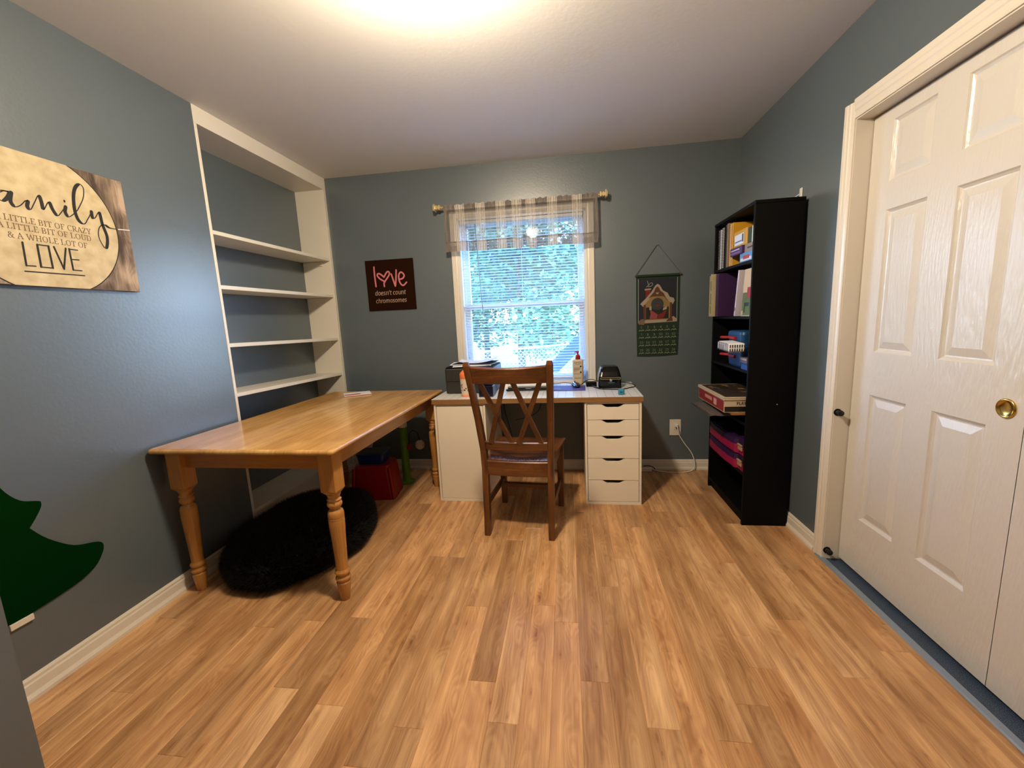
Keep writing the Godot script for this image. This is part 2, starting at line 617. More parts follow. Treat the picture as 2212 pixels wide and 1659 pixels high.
func shell():
	var wl := structure("wall_left", "blue grey painted wall beside the built-in shelves")
	var st := S()
	slab(st, Vector3(-0.13, 0, 1.205), Vector3(0, H, 2.62))
	slab(st, Vector3(-0.40, 0, 1.205), Vector3(-0.13, H, 1.33))
	slab(st, Vector3(-0.40, 0, -0.14), Vector3(-0.255, H, 1.205))
	done(st, "plaster", M.wall, wl)
	var wb := structure("wall_back", "blue grey painted wall with the window in it")
	st = S()
	slab(st, Vector3(-0.255, 0, -0.14), Vector3(1.07, H, 0))
	slab(st, Vector3(2.07, 0, -0.14), Vector3(W + 0.12, H, 0))
	slab(st, Vector3(1.07, 0, -0.14), Vector3(2.07, 0.735, 0))
	slab(st, Vector3(1.07, 2.05, -0.14), Vector3(2.07, H, 0))
	done(st, "plaster", M.wall, wb)
	var wr := structure("wall_right", "blue grey painted wall around the closet doors")
	st = S()
	slab(st, Vector3(W, 0, 0), Vector3(W + 0.12, H, 1.225))
	slab(st, Vector3(W, 2.035, 1.225), Vector3(W + 0.12, H, 2.71))
	slab(st, Vector3(W, 0, 2.71), Vector3(W + 0.12, H, 3.95))
	done(st, "plaster", M.wall, wr)
	st = S()
	slab(st, Vector3(W + 0.12, -0.12, 0.9), Vector3(W + 0.2, H, 1.0))
	slab(st, Vector3(W + 0.12, -0.12, 0.9), Vector3(W + 0.75, H, 1.0))
	slab(st, Vector3(W + 0.12, -0.12, 2.95), Vector3(W + 0.75, H, 3.05))
	slab(st, Vector3(W + 0.75, -0.12, 0.9), Vector3(W + 0.85, H, 3.05))
	done(st, "closet_lining", M.wall, wr)
	var wc := structure("wall_corner", "blue grey wall edge jutting out beside the green tree")
	st = S()
	slab(st, Vector3(-0.13, 0, 2.62), Vector3(0.60, H, 3.95))
	done(st, "plaster", M.wall, wc)
	var wf := structure("wall_front")
	st = S()
	slab(st, Vector3(0.60, 0, 3.83), Vector3(W, H, 3.95))
	done(st, "plaster", M.wall, wf)
	var ce := structure("ceiling", "smooth white ceiling")
	st = S()
	slab(st, Vector3(-0.45, H, -0.3), Vector3(W + 0.9, H + 0.14, 4.0))
	done(st, "plaster", M.ceiling, ce)
	for a in [["baseboard_left", Vector3(0, 0, 2.62), Vector3(0, 0, 1.207), Vector3(1, 0, 0)], ["baseboard_back", Vector3(0.0, 0, 0), Vector3(W, 0, 0), Vector3(0, 0, 1)], ["baseboard_right", Vector3(W, 0, 0), Vector3(W, 0, 1.166), Vector3(-1, 0, 0)], ["baseboard_corner", Vector3(0.60, 0, 3.83), Vector3(0.60, 0, 2.62), Vector3(1, 0, 0)]]:
		var o := structure(a[0], "white moulded baseboard along the %s wall" % a[0].split("_")[1])
		st = S()
		var d: Vector3 = (a[2] - a[1])
		var p := poly2([0, 0, 0.019, 0, 0.019, 0.012, 0.012, 0.026, 0.011, 0.058, 0.008, 0.064, 0.008, 0.074, 0.003, 0.083, 0, 0.083])
		extrude(st, p, 0.0, d.length(), Transform3D(Basis(a[3], Vector3.UP, d.normalized()), a[1]))
		done(st, "moulding", M.trim, o)

func floor_planks():
	var fl := structure("floor", "wood laminate floor of narrow strips")
	box("underlay", fl, M.underlay, Vector3(-0.45, -0.12, -0.14), Vector3(W - 0.012, -0.009, 3.95), 0.0)
	box("underlay", fl, M.underlay, Vector3(W - 0.012, -0.12, -0.14), Vector3(W + 0.85, -0.05, 3.95), 0.0)
	box("underlay", fl, M.underlay, Vector3(W - 0.012, -0.05, -0.14), Vector3(W + 0.12, -0.009, 1.19), 0.0)
	box("underlay", fl, M.underlay, Vector3(W - 0.012, -0.05, 2.71), Vector3(W + 0.12, -0.009, 3.95), 0.0)
	var sw := 0.0985
	var x := 1.831 - 19.0 * sw
	var r := RandomNumberGenerator.new()
	r.seed = 21
	grain = 2
	var last := -1
	var count := 0
	while x < W - 0.02:
		var x1 := minf(x + sw, W - 0.014)
		var z := -0.05 - r.randf() * 0.9
		while z < 3.9:
			var l := r.randf_range(0.85, 1.5)
			var z0 := maxf(z, -0.01)
			var z1 := minf(z + l, 3.9)
			z += l
			if z1 - z0 < 0.05:
				continue
			var xa := maxf(x, -0.002)
			if x1 - xa < 0.01:
				continue
			var tone := r.randi_range(0, 5)
			if tone == last: tone = (tone + 1) % 6
			last = tone
			var col := r.randi_range(0, 7)
			var voff := r.randf()
			# uv: u inside one atlas column, v along the board
			var st := S()
			plank(st, Vector3(xa, -0.009, z0), Vector3(x1, 0.0, z1), col, voff, 1.0 if r.randf() < 0.5 else -1.0)
			done(st, "plank", M["plank%d" % tone], fl)
			count += 1
		x += sw
	print("planks ", count)
	grain = 1
	var th := structure("trim_threshold", "metal strip along the closet doorway with blue daylight in its colour")
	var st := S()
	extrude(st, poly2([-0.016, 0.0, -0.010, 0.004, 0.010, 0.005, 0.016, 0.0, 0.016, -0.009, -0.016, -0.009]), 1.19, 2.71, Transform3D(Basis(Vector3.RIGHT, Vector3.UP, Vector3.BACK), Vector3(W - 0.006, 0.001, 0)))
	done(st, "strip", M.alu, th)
	var cf := structure("floor_closet", "closet floor under the doors with blue daylight put into its colour")
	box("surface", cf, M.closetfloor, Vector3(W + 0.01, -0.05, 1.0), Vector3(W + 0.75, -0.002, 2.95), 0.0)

func plank(st: SurfaceTool, lo: Vector3, hi: Vector3, col: int, voff: float, flip: float):
	var b := 0.0012
	var t0 := [lo.x + b, lo.z + b, hi.x - b, hi.z - b]
	var u0 := (col + 0.04) / 8.0
	var u1 := (col + 0.96) / 8.0
	var f := func(p: Vector3) -> Vector2:
		var k := (p.x - lo.x) / 0.0985
		return Vector2(lerpf(u0, u1, k), voff + flip * (p.z - lo.z) / 1.3)
	var A := Vector3(t0[0], hi.y, t0[1])
	var B := Vector3(t0[2], hi.y, t0[1])
	var C := Vector3(t0[2], hi.y, t0[3])
	var D := Vector3(t0[0], hi.y, t0[3])
	var e := hi.y - 0.0012
	var a := Vector3(lo.x, e, lo.z)
	var bq := Vector3(hi.x, e, lo.z)
	var c := Vector3(hi.x, e, hi.z)
	var d := Vector3(lo.x, e, hi.z)
	var y0 := Vector3(0, lo.y - e, 0)
	for q in [[A, B, C, D, Vector3.UP], [a, bq, B, A, Vector3(0, 1, -1)], [bq, c, C, B, Vector3(1, 1, 0)], [c, d, D, C, Vector3(0, 1, 1)], [d, a, A, D, Vector3(-1, 1, 0)], [a + y0, bq + y0, bq, a, Vector3(0, 0, -1)], [bq + y0, c + y0, c, bq, Vector3(1, 0, 0)], [c + y0, d + y0, d, c, Vector3(0, 0, 1)], [d + y0, a + y0, a, d, Vector3(-1, 0, 0)]]:
		var n: Vector3 = q[4].normalized()
		vtri(st, Transform3D.IDENTITY, [q[0], n, f.call(q[0])], [q[1], n, f.call(q[1])], [q[2], n, f.call(q[2])])
		vtri(st, Transform3D.IDENTITY, [q[0], n, f.call(q[0])], [q[2], n, f.call(q[2])], [q[3], n, f.call(q[3])])

func casing(st: SurfaceTool, a: Vector3, b: Vector3, across: Vector3, out: Vector3, w: float):
	# moulded board from a to b; across points from inner to outer edge
	var d := b - a
	var p := poly2([0, 0, 0, 0.009, 0.006, 0.011, 0.010, 0.008, w * 0.35, 0.010, w * 0.42, 0.013, w * 0.62, 0.013, w * 0.70, 0.016, w - 0.003, 0.016, w, 0.013, w, 0])
	extrude(st, p, 0.0, d.length(), Transform3D(Basis(across, out, d.normalized()), a))

func window_unit():
	var w := structure("window_1", "white double-hung window looking out on trees and a fence")
	var x0 := 1.07
	var x1 := 2.07
	var y0 := 0.745
	var y1 := 2.05
	var st := S()
	casing(st, Vector3(x0, y0 - 0.02, 0), Vector3(x0, y1 + 0.05, 0), Vector3(-1, 0, 0), Vector3(0, 0, 1), 0.053)
	done(st, "side_casing", M.trim, w)
	st = S()
	casing(st, Vector3(x1, y0 - 0.02, 0), Vector3(x1, y1 + 0.05, 0), Vector3(1, 0, 0), Vector3(0, 0, 1), 0.06)
	done(st, "side_casing", M.trim, w)
	st = S()
	casing(st, Vector3(x0, y1, 0), Vector3(x1, y1, 0), Vector3(0, 1, 0), Vector3(0, 0, 1), 0.05)
	done(st, "head_casing", M.trim, w)
	box("stool", w, M.trim, Vector3(x0 - 0.06, 0.722, -0.04), Vector3(x1 + 0.066, 0.745, 0.03), 0.005)
	box("apron", w, M.trim, Vector3(x0 - 0.04, 0.665, 0.0), Vector3(x1 + 0.045, 0.722, 0.012), 0.003)
	st = S()
	slab(st, Vector3(x0, y0, -0.14), Vector3(x0 + 0.018, y1, 0.002))
	slab(st, Vector3(x1 - 0.018, y0, -0.14), Vector3(x1, y1, 0.002))
	slab(st, Vector3(x0, y1 - 0.018, -0.14), Vector3(x1, y1, 0.002))
	slab(st, Vector3(x0, 0.735, -0.15), Vector3(x1, y0 + 0.012, -0.04))
	for k in [[x0 + 0.018, 1], [x1 - 0.018, -1]]:
		for zz in [-0.052, -0.088]:
			bb(st, Vector3(k[0] + 0.006 * k[1], (y0 + y1) / 2, zz), Vector3(0.012, y1 - y0 - 0.03, 0.006), 0.001)
	done(st, "jamb", M.vinyl, w)
	# lower sash nearer the room, upper sash behind it
	for q in [["lower_sash", y0 + 0.012, 1.385, -0.072], ["upper_sash", 1.345, y1 - 0.018, -0.108]]:
		var s := S()
		var a: float = q[1]
		var b: float = q[2]
		var z: float = q[3]
		var fx0 := x0 + 0.02
		var fx1 := x1 - 0.02
		var fw := 0.042
		bb(s, Vector3((fx0 + fx1) / 2, a + fw / 2, z), Vector3(fx1 - fx0, fw, 0.032), 0.004)
		bb(s, Vector3((fx0 + fx1) / 2, b - fw / 2, z), Vector3(fx1 - fx0, fw, 0.032), 0.004)
		bb(s, Vector3(fx0 + fw / 2, (a + b) / 2, z), Vector3(fw, b - a - 2 * fw, 0.030), 0.004)
		bb(s, Vector3(fx1 - fw / 2, (a + b) / 2, z), Vector3(fw, b - a - 2 * fw, 0.030), 0.004)
		var sash := done(s, q[0], M.vinyl, w)
		var p := S()
		bb(p, Vector3((fx0 + fx1) / 2, (a + b) / 2, z), Vector3(fx1 - fx0 - 2 * fw + 0.004, b - a - 2 * fw + 0.004, 0.004), 0.0)
		done(p, "pane", M.glass, sash)
	# mini blind, hung inside the opening
	var bl := thing("mini_blind", "white mini blind with open slats inside the window frame", "blind", Vector3(1.57, 0.765, -0.026))
	var base := bl.position
	box("head_rail", bl, M.vinyl, Vector3(x0 + 0.022, 2.005, -0.04) - base, Vector3(x1 - 0.022, 2.030, -0.012) - base, 0.002)
	box("bottom_rail", bl, M.slat, Vector3(x0 + 0.024, 0.765, -0.036) - base, Vector3(x1 - 0.024, 0.777, -0.016) - base, 0.002)
	st = S()
	var pr := poly2([-0.0125, -0.0008, -0.006, 0.0008, 0, 0.0013, 0.006, 0.0008, 0.0125, -0.0008, 0.0125, -0.0012, 0.006, 0.0004, 0, 0.0009, -0.006, 0.0004, -0.0125, -0.0012])
	extrude(st, pr, -0.476, 0.476, Transform3D(Basis(Vector3(0, 0, -1), Vector3.UP, Vector3.RIGHT), Vector3.ZERO))
	st.generate_tangents()
	var sm := st.commit()
	var y := 0.792
	while y < 2.0:
		meshed(sm, "slat", M.slat, bl, Transform3D(Basis(Vector3.RIGHT, deg_to_rad(-4.0)), Vector3(0, y - base.y, 0)))
		y += 0.0215
	for xx in [1.125, 1.57, 2.015]:
		for zz in [-0.0135, 0.0135]:
			st = S()
			tube(st, [Vector3(xx - base.x, 0.0, zz), Vector3(xx - base.x, 1.24, zz)], 0.0008, 4, 1)
			done(st, "ladder_cord", M.cord, bl)
	for xx in [1.145, 2.0]:
		st = S()
		tube(st, [Vector3(xx - base.x, 0.0, 0.016), Vector3(xx - base.x, 1.24, 0.016)], 0.0011, 4, 1)
		done(st, "lift_cord", M.cord, bl)
	st = S()
	tube(st, [Vector3(1.216 - base.x, 2.0 - base.y, 0.024), Vector3(1.245 - base.x, 1.30 - base.y, 0.026)], 0.0035, 6, 1)
	var wand := mat("wand", Color(0.55, 0.6, 0.66), 0.2)
	done(st, "tilt_wand", wand, bl)

func closet():
	var tr := structure("trim_1", "white moulded casing around the closet doorway")
	var st := S()
	casing(st, Vector3(W, 0, 1.230), Vector3(W, 2.10, 1.230), Vector3(0, 0, -1), Vector3(-1, 0, 0), 0.063)
	done(st, "side_casing", M.trim, tr)
	st = S()
	casing(st, Vector3(W, 0, 2.705), Vector3(W, 2.10, 2.705), Vector3(0, 0, 1), Vector3(-1, 0, 0), 0.063)
	done(st, "side_casing", M.trim, tr)
	st = S()
	casing(st, Vector3(W, 2.030, 1.230), Vector3(W, 2.030, 2.705), Vector3(0, 1, 0), Vector3(-1, 0, 0), 0.078)
	done(st, "head_casing", M.trim, tr)
	st = S()
	slab(st, Vector3(W - 0.003, 0, 1.222), Vector3(W + 0.11, 2.035, 1.232))
	slab(st, Vector3(W - 0.003, 0, 2.703), Vector3(W + 0.11, 2.035, 2.713))
	slab(st, Vector3(W - 0.003, 2.025, 1.232), Vector3(W + 0.11, 2.035, 2.703))
	done(st, "jamb", M.trim, tr)
	leaf("door_1", 1.236, 0.626 + 0.056, "white six-panel closet door with a round brass finger pull")
	leaf("door_2", 1.972, 0.056, "white closet door meeting the six-panel one at its edge")
	for q in [["bumper", Vector3(W + 0.012, 0.749, 1.232), "small round black bumper on the closet jamb at waist height"], ["bumper", Vector3(W + 0.012, 0.045, 1.232), "small round black bumper at the foot of the closet jamb"]]:
		var b := thing("door_bumper", q[2], "door bumper", q[1])
		b.rotation.x = PI / 2
		st = S()
		lathe(st, [0, 0.0, 0.012, 0.0, 0.012, 0.006, 0.008, 0.010, 0.009, 0.016, 0.014, 0.022, 0.013, 0.028, 0.007, 0.031, 0, 0.032], 20)
		done(st, "knob", M.rubber, b)
		st = S()
		lathe(st, [0, 0.0, 0.017, 0.0, 0.017, 0.003, 0.012, 0.004], 20)
		done(st, "rosette", M.black, b)

func leaf(n: String, z0: float, pull: float, label: String):
	var d := structure(n, label)
	d.position = Vector3(3.222, 0.014, z0)
	d.basis = Basis(Vector3(0, 0, 1), Vector3.UP, Vector3(-1, 0, 0))
	var cols := [[0.112, 0.310], [0.428, 0.626]]
	var rows := [[0.255, 0.840], [1.028, 1.612], [1.722, 1.956]]
	var hh := 2.004
	var st := S()
	grain = 1
	for s in [[0.0, 0.112], [0.310, 0.428], [0.626, 0.738]]:
		uvo = Vector2(s[0] * 3.0, s[1])
		slab(st, Vector3(s[0], 0, -0.035), Vector3(s[1], hh, 0))
	for c in cols:
		for r in [[0.0, 0.255], [0.840, 1.028], [1.612, 1.722], [1.956, hh]]:
			slab(st, Vector3(c[0], r[0], -0.035), Vector3(c[1], r[1], 0))
	uvo = Vector2.ZERO
	done(st, "stiles_and_rails", M.door, d)
	for c in cols:
		for r in rows:
			st = S()
			var rings := [[0.0, 0.0], [0.005, -0.005], [0.012, -0.0095], [0.017, -0.010], [0.046, -0.0025]]
			for i in rings.size() - 1:
				var o: Array = rect4(c, r, rings[i])
				var p: Array = rect4(c, r, rings[i + 1])
				for k in 4:
					var k2 := (k + 1) % 4
					var nn: Vector3 = (o[k2] - o[k]).cross(p[k] - o[k]).normalized()
					if nn.z < 0: nn = -nn
					quad(st, Transform3D.IDENTITY, o[k], o[k2], p[k2], p[k], nn)
			var f := rect4(c, r, rings[-1])
			quad(st, Transform3D.IDENTITY, f[0], f[1], f[2], f[3], Vector3(0, 0, 1))
			slab(st, Vector3(c[0], r[0], -0.030), Vector3(c[1], r[1], -0.012))
			done(st, "panel", M.door, d)
	st = S()
	var X := Transform3D(Basis(Vector3.RIGHT, PI / 2), Vector3(pull, 0.905, 0.0))
	lathe(st, [0.030, 0.0, 0.030, 0.0035, 0.0275, 0.0052, 0.0245, 0.0048, 0.022, 0.0028, 0.016, 0.0015, 0.008, 0.001, 0.0, 0.0009], 40, X, 60.0)
	done(st, "finger_pull", M.brass, d)

func rect4(c: Array, r: Array, q: Array) -> Array:
	return [Vector3(c[0] + q[0], r[0] + q[0], q[1]), Vector3(c[1] - q[0], r[0] + q[0], q[1]), Vector3(c[1] - q[0], r[1] - q[0], q[1]), Vector3(c[0] + q[0], r[1] - q[0], q[1])]

func built_in():
	var b := thing("built_in_bookshelf", "white built-in bookshelf with four shelves set into the left wall", "bookshelf")
	var m: Material = M.shelfwhite
	box("header", b, m, Vector3(-0.02, 2.345, 0.0), Vector3(0.003, H, 1.205), 0.001)
	box("top_board", b, m, Vector3(-0.25, 2.345, 0.0), Vector3(-0.02, 2.363, 1.187), 0.001)
	box("side_board", b, m, Vector3(-0.25, 0, 1.187), Vector3(0.003, 2.345, 1.205), 0.0015)
	box("side_board", b, m, Vector3(-0.25, 0, 0.0), Vector3(0.003, 2.345, 0.034), 0.0015)
	box("back_board", b, M.wall, Vector3(-0.254, 0, 0.0), Vector3(-0.245, 2.345, 1.187), 0.0)
	for s in [[1.811, 1.812], [1.515, 1.520], [1.188, 1.164], [0.898, 0.868]]:
		var st := S()
		var a: float = s[0] - 0.0
		var c: float = s[1]
		var ang := atan2(a - c, 1.153)
		bb(st, Vector3.ZERO, Vector3(0.238, 0.022, 1.153), 0.0015, Transform3D(Basis(Vector3.RIGHT, -ang), Vector3(-0.125, (a + c) / 2 - 0.011, 0.6105)))
		done(st, "shelf", m, b)
		for zz in [[0.034, c], [1.175, a]]:
			box("cleat", b, m, Vector3(-0.24, zz[1] - 0.058, zz[0]), Vector3(-0.07, zz[1] - 0.024, zz[0] + 0.012), 0.002)
	box("bottom_shelf", b, m, Vector3(-0.245, 0.155, 0.034), Vector3(0.002, 0.178, 1.187), 0.001)
	box("toe_board", b, m, Vector3(-0.03, 0.0, 0.034), Vector3(-0.012, 0.155, 1.187), 0.001)
	box("toe_moulding", b, m, Vector3(-0.012, 0.0, 0.034), Vector3(0.002, 0.05, 1.187), 0.004)

func ceiling_lamp():
	var l := thing("ceiling_lamp", "lit scalloped glass ceiling light above the floor", "lamp", Vector3(1.50, H, 1.985))
	var st := S()
	lathe(st, [0, -0.028, 0.085, -0.030, 0.122, -0.066, 0.125, -0.070, 0.127, -0.066, 0.10, -0.02, 0.095, 0.0], 32)
	done(st, "light_block_canopy", M.trim, l)  # out of view; flared wide to block upward lamp light from the ceiling
	var glow := mat("lampglass", Color(1, 0.95, 0.85), 0.4)
	glow.emission_enabled = true
	glow.emission = Color(1.0, 0.90, 0.72)
	glow.emission_energy_multiplier = 2.2
	st = S()
	var nseg := 96
	var prof := [[0.098, -0.046], [0.104, -0.07], [0.112, -0.10], [0.112, -0.14], [0.098, -0.175], [0.07, -0.205], [0.035, -0.218], [0.0, -0.221]]
	for i in prof.size() - 1:
		for k in nseg:
			var v := []
			for q in [[i, k], [i, k + 1], [i + 1, k + 1], [i + 1, k]]:
				var p: Array = prof[q[0]]
				var th: float = TAU * q[1] / nseg
				var lob: float = absf(sin(th * 4.5))
				var rr: float = p[0] * (0.86 + 0.18 * lob)
				var yy: float = p[1] - 0.02 * lob * clampf((-p[1] - 0.10) * 10.0, 0.0, 1.0) * (1.0 if p[0] > 0.02 else 0.0)
				var pos := Vector3(cos(th) * rr, yy, sin(th) * rr)
				v.append([pos, (pos - Vector3(0, -0.13, 0)).normalized(), Vector2(th, yy)])
			vtri(st, Transform3D.IDENTITY, v[0], v[1], v[2])
			vtri(st, Transform3D.IDENTITY, v[0], v[2], v[3])
	done(st, "glass_shade", glow, l)
	var o := OmniLight3D.new()
	o.name = "bulb_light"
	o.light_color = Color(1.0, 0.915, 0.79)
	o.light_energy = 3.85
	o.light_size = 0.075
	o.omni_range = 12.0
	o.omni_attenuation = 2.0
	o.shadow_enabled = true
	o.position = Vector3(0, -0.095, 0)
	l.add_child(o)

# ---------------------------------------------------------------- desk
var DK := Transform3D(Basis(Vector3.UP, -0.0183), Vector3(0.981, 0, 0.652))

func desk_group():
	# local: x along the front edge, z = 0 at the front edge, back is -z
	var d := thing("desk_worktop", "white tile-print desk worktop with oak edge resting on two units", "desk", DK * Vector3(0.70, 0.70, -0.30), -0.0183)
	grain = 0
	box("board", d, M.oakedge, Vector3(-0.70, 0.0, -0.30), Vector3(0.70, 0.0335, 0.30), 0.0015)
	grain = 2
	box("surface_film", d, M.film, Vector3(-0.699, 0.0336, -0.299), Vector3(0.699, 0.0346, 0.299), 0.0003)
	grain = 1
	var c := thing("storage_cabinet", "white cabinet with a plain door under the desk beside the wooden table", "cabinet", DK * Vector3(0.19, 0, -0.30), -0.0183)
	unit_body(c)
	box("door", c, M.unit, Vector3(-0.163, 0.020, 0.268), Vector3(0.163, 0.683, 0.285), 0.0015)
	var u := thing("drawer_unit", "white five-drawer unit with scooped handles under the desk", "drawer unit", DK * Vector3(1.21, 0, -0.30), -0.0183)
	unit_body(u)
	var ys := [0.020, 0.170, 0.321, 0.473, 0.581, 0.686]
	for k in 5:
		var a: float = ys[k] + 0.0015
		var b: float = ys[k + 1] - 0.0015
		var p := poly2([-0.163, a, 0.163, a, 0.163, b, 0.078, b, 0.068, b - 0.003, 0.046, b - 0.018, 0.036, b - 0.0215, -0.036, b - 0.0215, -0.046, b - 0.018, -0.068, b - 0.003, -0.078, b, -0.163, b])
		var st := S()
		extrude(st, p, 0.268, 0.285)
		var dr := done(st, "drawer", M.unit, u)
		st = S()
		bb(st, Vector3(0, (a + b) / 2 - 0.02, 0.02), Vector3(0.300, b - a - 0.055, 0.46), 0.001)
		done(st, "tray", M.unit, dr)

func unit_body(c: Node3D):
	var m: Material = M.unit
	box("side_panel", c, m, Vector3(-0.18, 0, -0.285), Vector3(-0.166, 0.70, 0.288), 0.001)
	box("side_panel", c, m, Vector3(0.166, 0, -0.285), Vector3(0.18, 0.70, 0.288), 0.001)
	box("top_panel", c, m, Vector3(-0.166, 0.688, -0.285), Vector3(0.166, 0.70, 0.288), 0.0005)
	box("bottom_panel", c, m, Vector3(-0.166, 0.0, -0.285), Vector3(0.166, 0.018, 0.288), 0.0005)
	box("back_panel", c, m, Vector3(-0.166, 0.018, -0.285), Vector3(0.166, 0.688, -0.28), 0.0)

# ---------------------------------------------------------------- chair
func chair():
	var c := thing("dining_chair", "brown wooden chair with double X back pulled up to the desk", "chair", Vector3(1.632, 0, 0.869), -0.10)
	var m: Material = M.chairwood
	var post := func(s: float) -> Array:
		return [Vector3(s * 0.190, 0.0, 0.235), Vector3(s * 0.190, 0.12, 0.222), Vector3(s * 0.192, 0.40, 0.205), Vector3(s * 0.195, 0.52, 0.210), Vector3(s * 0.205, 0.70, 0.246), Vector3(s * 0.215, 0.88, 0.300), Vector3(s * 0.222, 1.016, 0.344), Vector3(s * 0.223, 1.038, 0.350)]
	for s in [-1.0, 1.0]:
		var st := S()
		var rings := []
		var pp: Array = post.call(s)
		for i in pp.size():
			var p: Vector3 = pp[i]
			var k := i / 7.0
			var dz := 0.046 if p.y < 0.6 else lerpf(0.046, 0.034, (p.y - 0.6) / 0.42)
			if i == 0: dz = 0.036
			rings.append(ring_rect(p, Vector3.RIGHT, Vector3.BACK, 0.034 if p.y < 1.0 else (0.036 if p.y < 1.02 else 0.026), dz if p.y < 1.02 else dz - 0.01, 0.004))
		loft(st, rings)
		done(st, "back_post", m, c)
	for s in [-1.0, 1.0]:
		var st := S()
		loft(st, [ring_rect(Vector3(s * 0.196, 0, -0.205), Vector3.RIGHT, Vector3.BACK, 0.034, 0.034), ring_rect(Vector3(s * 0.196, 0.30, -0.20), Vector3.RIGHT, Vector3.BACK, 0.042, 0.042), ring_rect(Vector3(s * 0.196, 0.425, -0.20), Vector3.RIGHT, Vector3.BACK, 0.044, 0.044)])
		done(st, "front_leg", m, c)
	# crest rail bowed towards the back
	var st := S()
	var rings := []
	for i in 13:
		var t := -1.0 + 2.0 * i / 12.0
		var x := t * 0.204
		var bow := 0.048 * (1.0 - t * t)
		var top := 1.016 - 0.006 * (1.0 - t * t)
		var bot := 0.918 + 0.004 * (1.0 - t * t)
		rings.append(ring_rect(Vector3(x, (top + bot) / 2, 0.326 + bow), Vector3(0, 1, 0.3).normalized(), Vector3(0, -0.3, 1).normalized(), top - bot, 0.022, 0.005))
	loft(st, rings)
	done(st, "crest_rail", m, c)
	# middle and lower back rails
	for q in [["back_rail", 0.518, 0.566, 0.211, 0.020, 0.016], ["seat_rail", 0.365, 0.452, 0.208, 0.024, 0.014]]:
		st = S()
		rings = []
		for i in 9:
			var t := -1.0 + 2.0 * i / 8.0
			rings.append(ring_rect(Vector3(t * 0.182, (q[1] + q[2]) / 2, q[3] + q[5] * (1.0 - t * t)), Vector3.UP, Vector3.BACK, q[2] - q[1], q[4], 0.003))
		loft(st, rings)
		done(st, q[0], m, c)
	# two crosses
	var k := 0
	for q in [[-0.166, -0.020], [-0.024, -0.146], [0.024, 0.146], [0.166, 0.020]]:
		st = S()
		var a := Vector3(q[0], 0.928, 0.306 + 0.038 * (1.0 - pow(q[0] / 0.2, 2)))
		var b := Vector3(q[1], 0.560, 0.216 + 0.012 * (1.0 - pow(q[1] / 0.19, 2)))
		if k % 2 == 0:
			a.z -= 0.003
			b.z -= 0.003
		else:
			a.z += 0.003
			b.z += 0.003
		var d := (b - a).normalized()
		var nz := Vector3(0, -0.25, 1).normalized()
		var across := d.cross(nz).normalized()
		nz = across.cross(d)
		loft(st, [ring_rect(a, across, nz, 0.027, 0.014, 0.002), ring_rect((a + b) / 2 + Vector3(0, 0, 0.004), across, nz, 0.027, 0.014, 0.002), ring_rect(b, across, nz, 0.027, 0.014, 0.002)])
		done(st, "cross_bar", m, c)
		k += 1
	# scooped seat
	st = S()
	var nx := 14
	var nz2 := 12
	var P := func(i: int, j: int, top: bool) -> Vector3:
		var u := -1.0 + 2.0 * i / nx
		var v := -1.0 + 2.0 * j / nz2
		var hw := lerpf(0.232, 0.196, (v + 1) / 2)
		var z := v * 0.235 - 0.018
		if v < -0.9: z += 0.012 * u * u
		var y := 0.470 if top else 0.437
		if top:
			y -= 0.016 * (1.0 - u * u) * clampf(1.0 - v * v * 0.6, 0, 1) * 1.2
			if absf(u) > 0.99 or absf(v) > 0.99: y -= 0.008
		else:
			if absf(u) > 0.99 or absf(v) > 0.99: y += 0.008
		return Vector3(u * hw, y, z)
	for top in [true, false]:
		for i in nx:
			for j in nz2:
				var v := []
				for q in [[i, j], [i + 1, j], [i + 1, j + 1], [i, j + 1]]:
					var p: Vector3 = P.call(q[0], q[1], top)
					var px: Vector3 = P.call(mini(q[0] + 1, nx), q[1], top) - P.call(maxi(q[0] - 1, 0), q[1], top)
					var pz: Vector3 = P.call(q[0], mini(q[1] + 1, nz2), top) - P.call(q[0], maxi(q[1] - 1, 0), top)
					var n := pz.cross(px).normalized()
					v.append([p, n if top else -n, Vector2(p.x, p.z)])
				vtri(st, Transform3D.IDENTITY, v[0], v[1], v[2])
				vtri(st, Transform3D.IDENTITY, v[0], v[2], v[3])
	for e in 2:
		for i in nx:
			var a: Vector3 = P.call(i, e * nz2, true)
			var b: Vector3 = P.call(i + 1, e * nz2, true)
			var a2: Vector3 = P.call(i, e * nz2, false)
			var b2: Vector3 = P.call(i + 1, e * nz2, false)
			quad(st, Transform3D.IDENTITY, a, b, b2, a2, Vector3(0, 0, -1 if e == 0 else 1))
		for j in nz2:
			var a: Vector3 = P.call(e * nx, j, true)
			var b: Vector3 = P.call(e * nx, j + 1, true)
			var a2: Vector3 = P.call(e * nx, j, false)
			var b2: Vector3 = P.call(e * nx, j + 1, false)
			quad(st, Transform3D.IDENTITY, a, b, b2, a2, Vector3(-1 if e == 0 else 1, 0, 0))
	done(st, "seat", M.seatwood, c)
	grain = 2
	for s in [-1.0, 1.0]:
		box("side_apron", c, m, Vector3(s * 0.190 - 0.009, 0.375, -0.19), Vector3(s * 0.190 + 0.009, 0.437, 0.20), 0.002)
		box("side_stretcher", c, m, Vector3(s * 0.192 - 0.010, 0.165, -0.19), Vector3(s * 0.192 + 0.010, 0.200, 0.21), 0.003)
	grain = 0
	box("front_apron", c, m, Vector3(-0.18, 0.375, -0.21), Vector3(0.18, 0.437, -0.192), 0.002)
	box("cross_stretcher", c, m, Vector3(-0.183, 0.170, -0.095), Vector3(0.183, 0.198, -0.072), 0.003)
	grain = 1

# ---------------------------------------------------------------- wooden table
var TB := Transform3D(Basis(Vector3.UP, -0.022), Vector3(0.486, 0, 1.028))

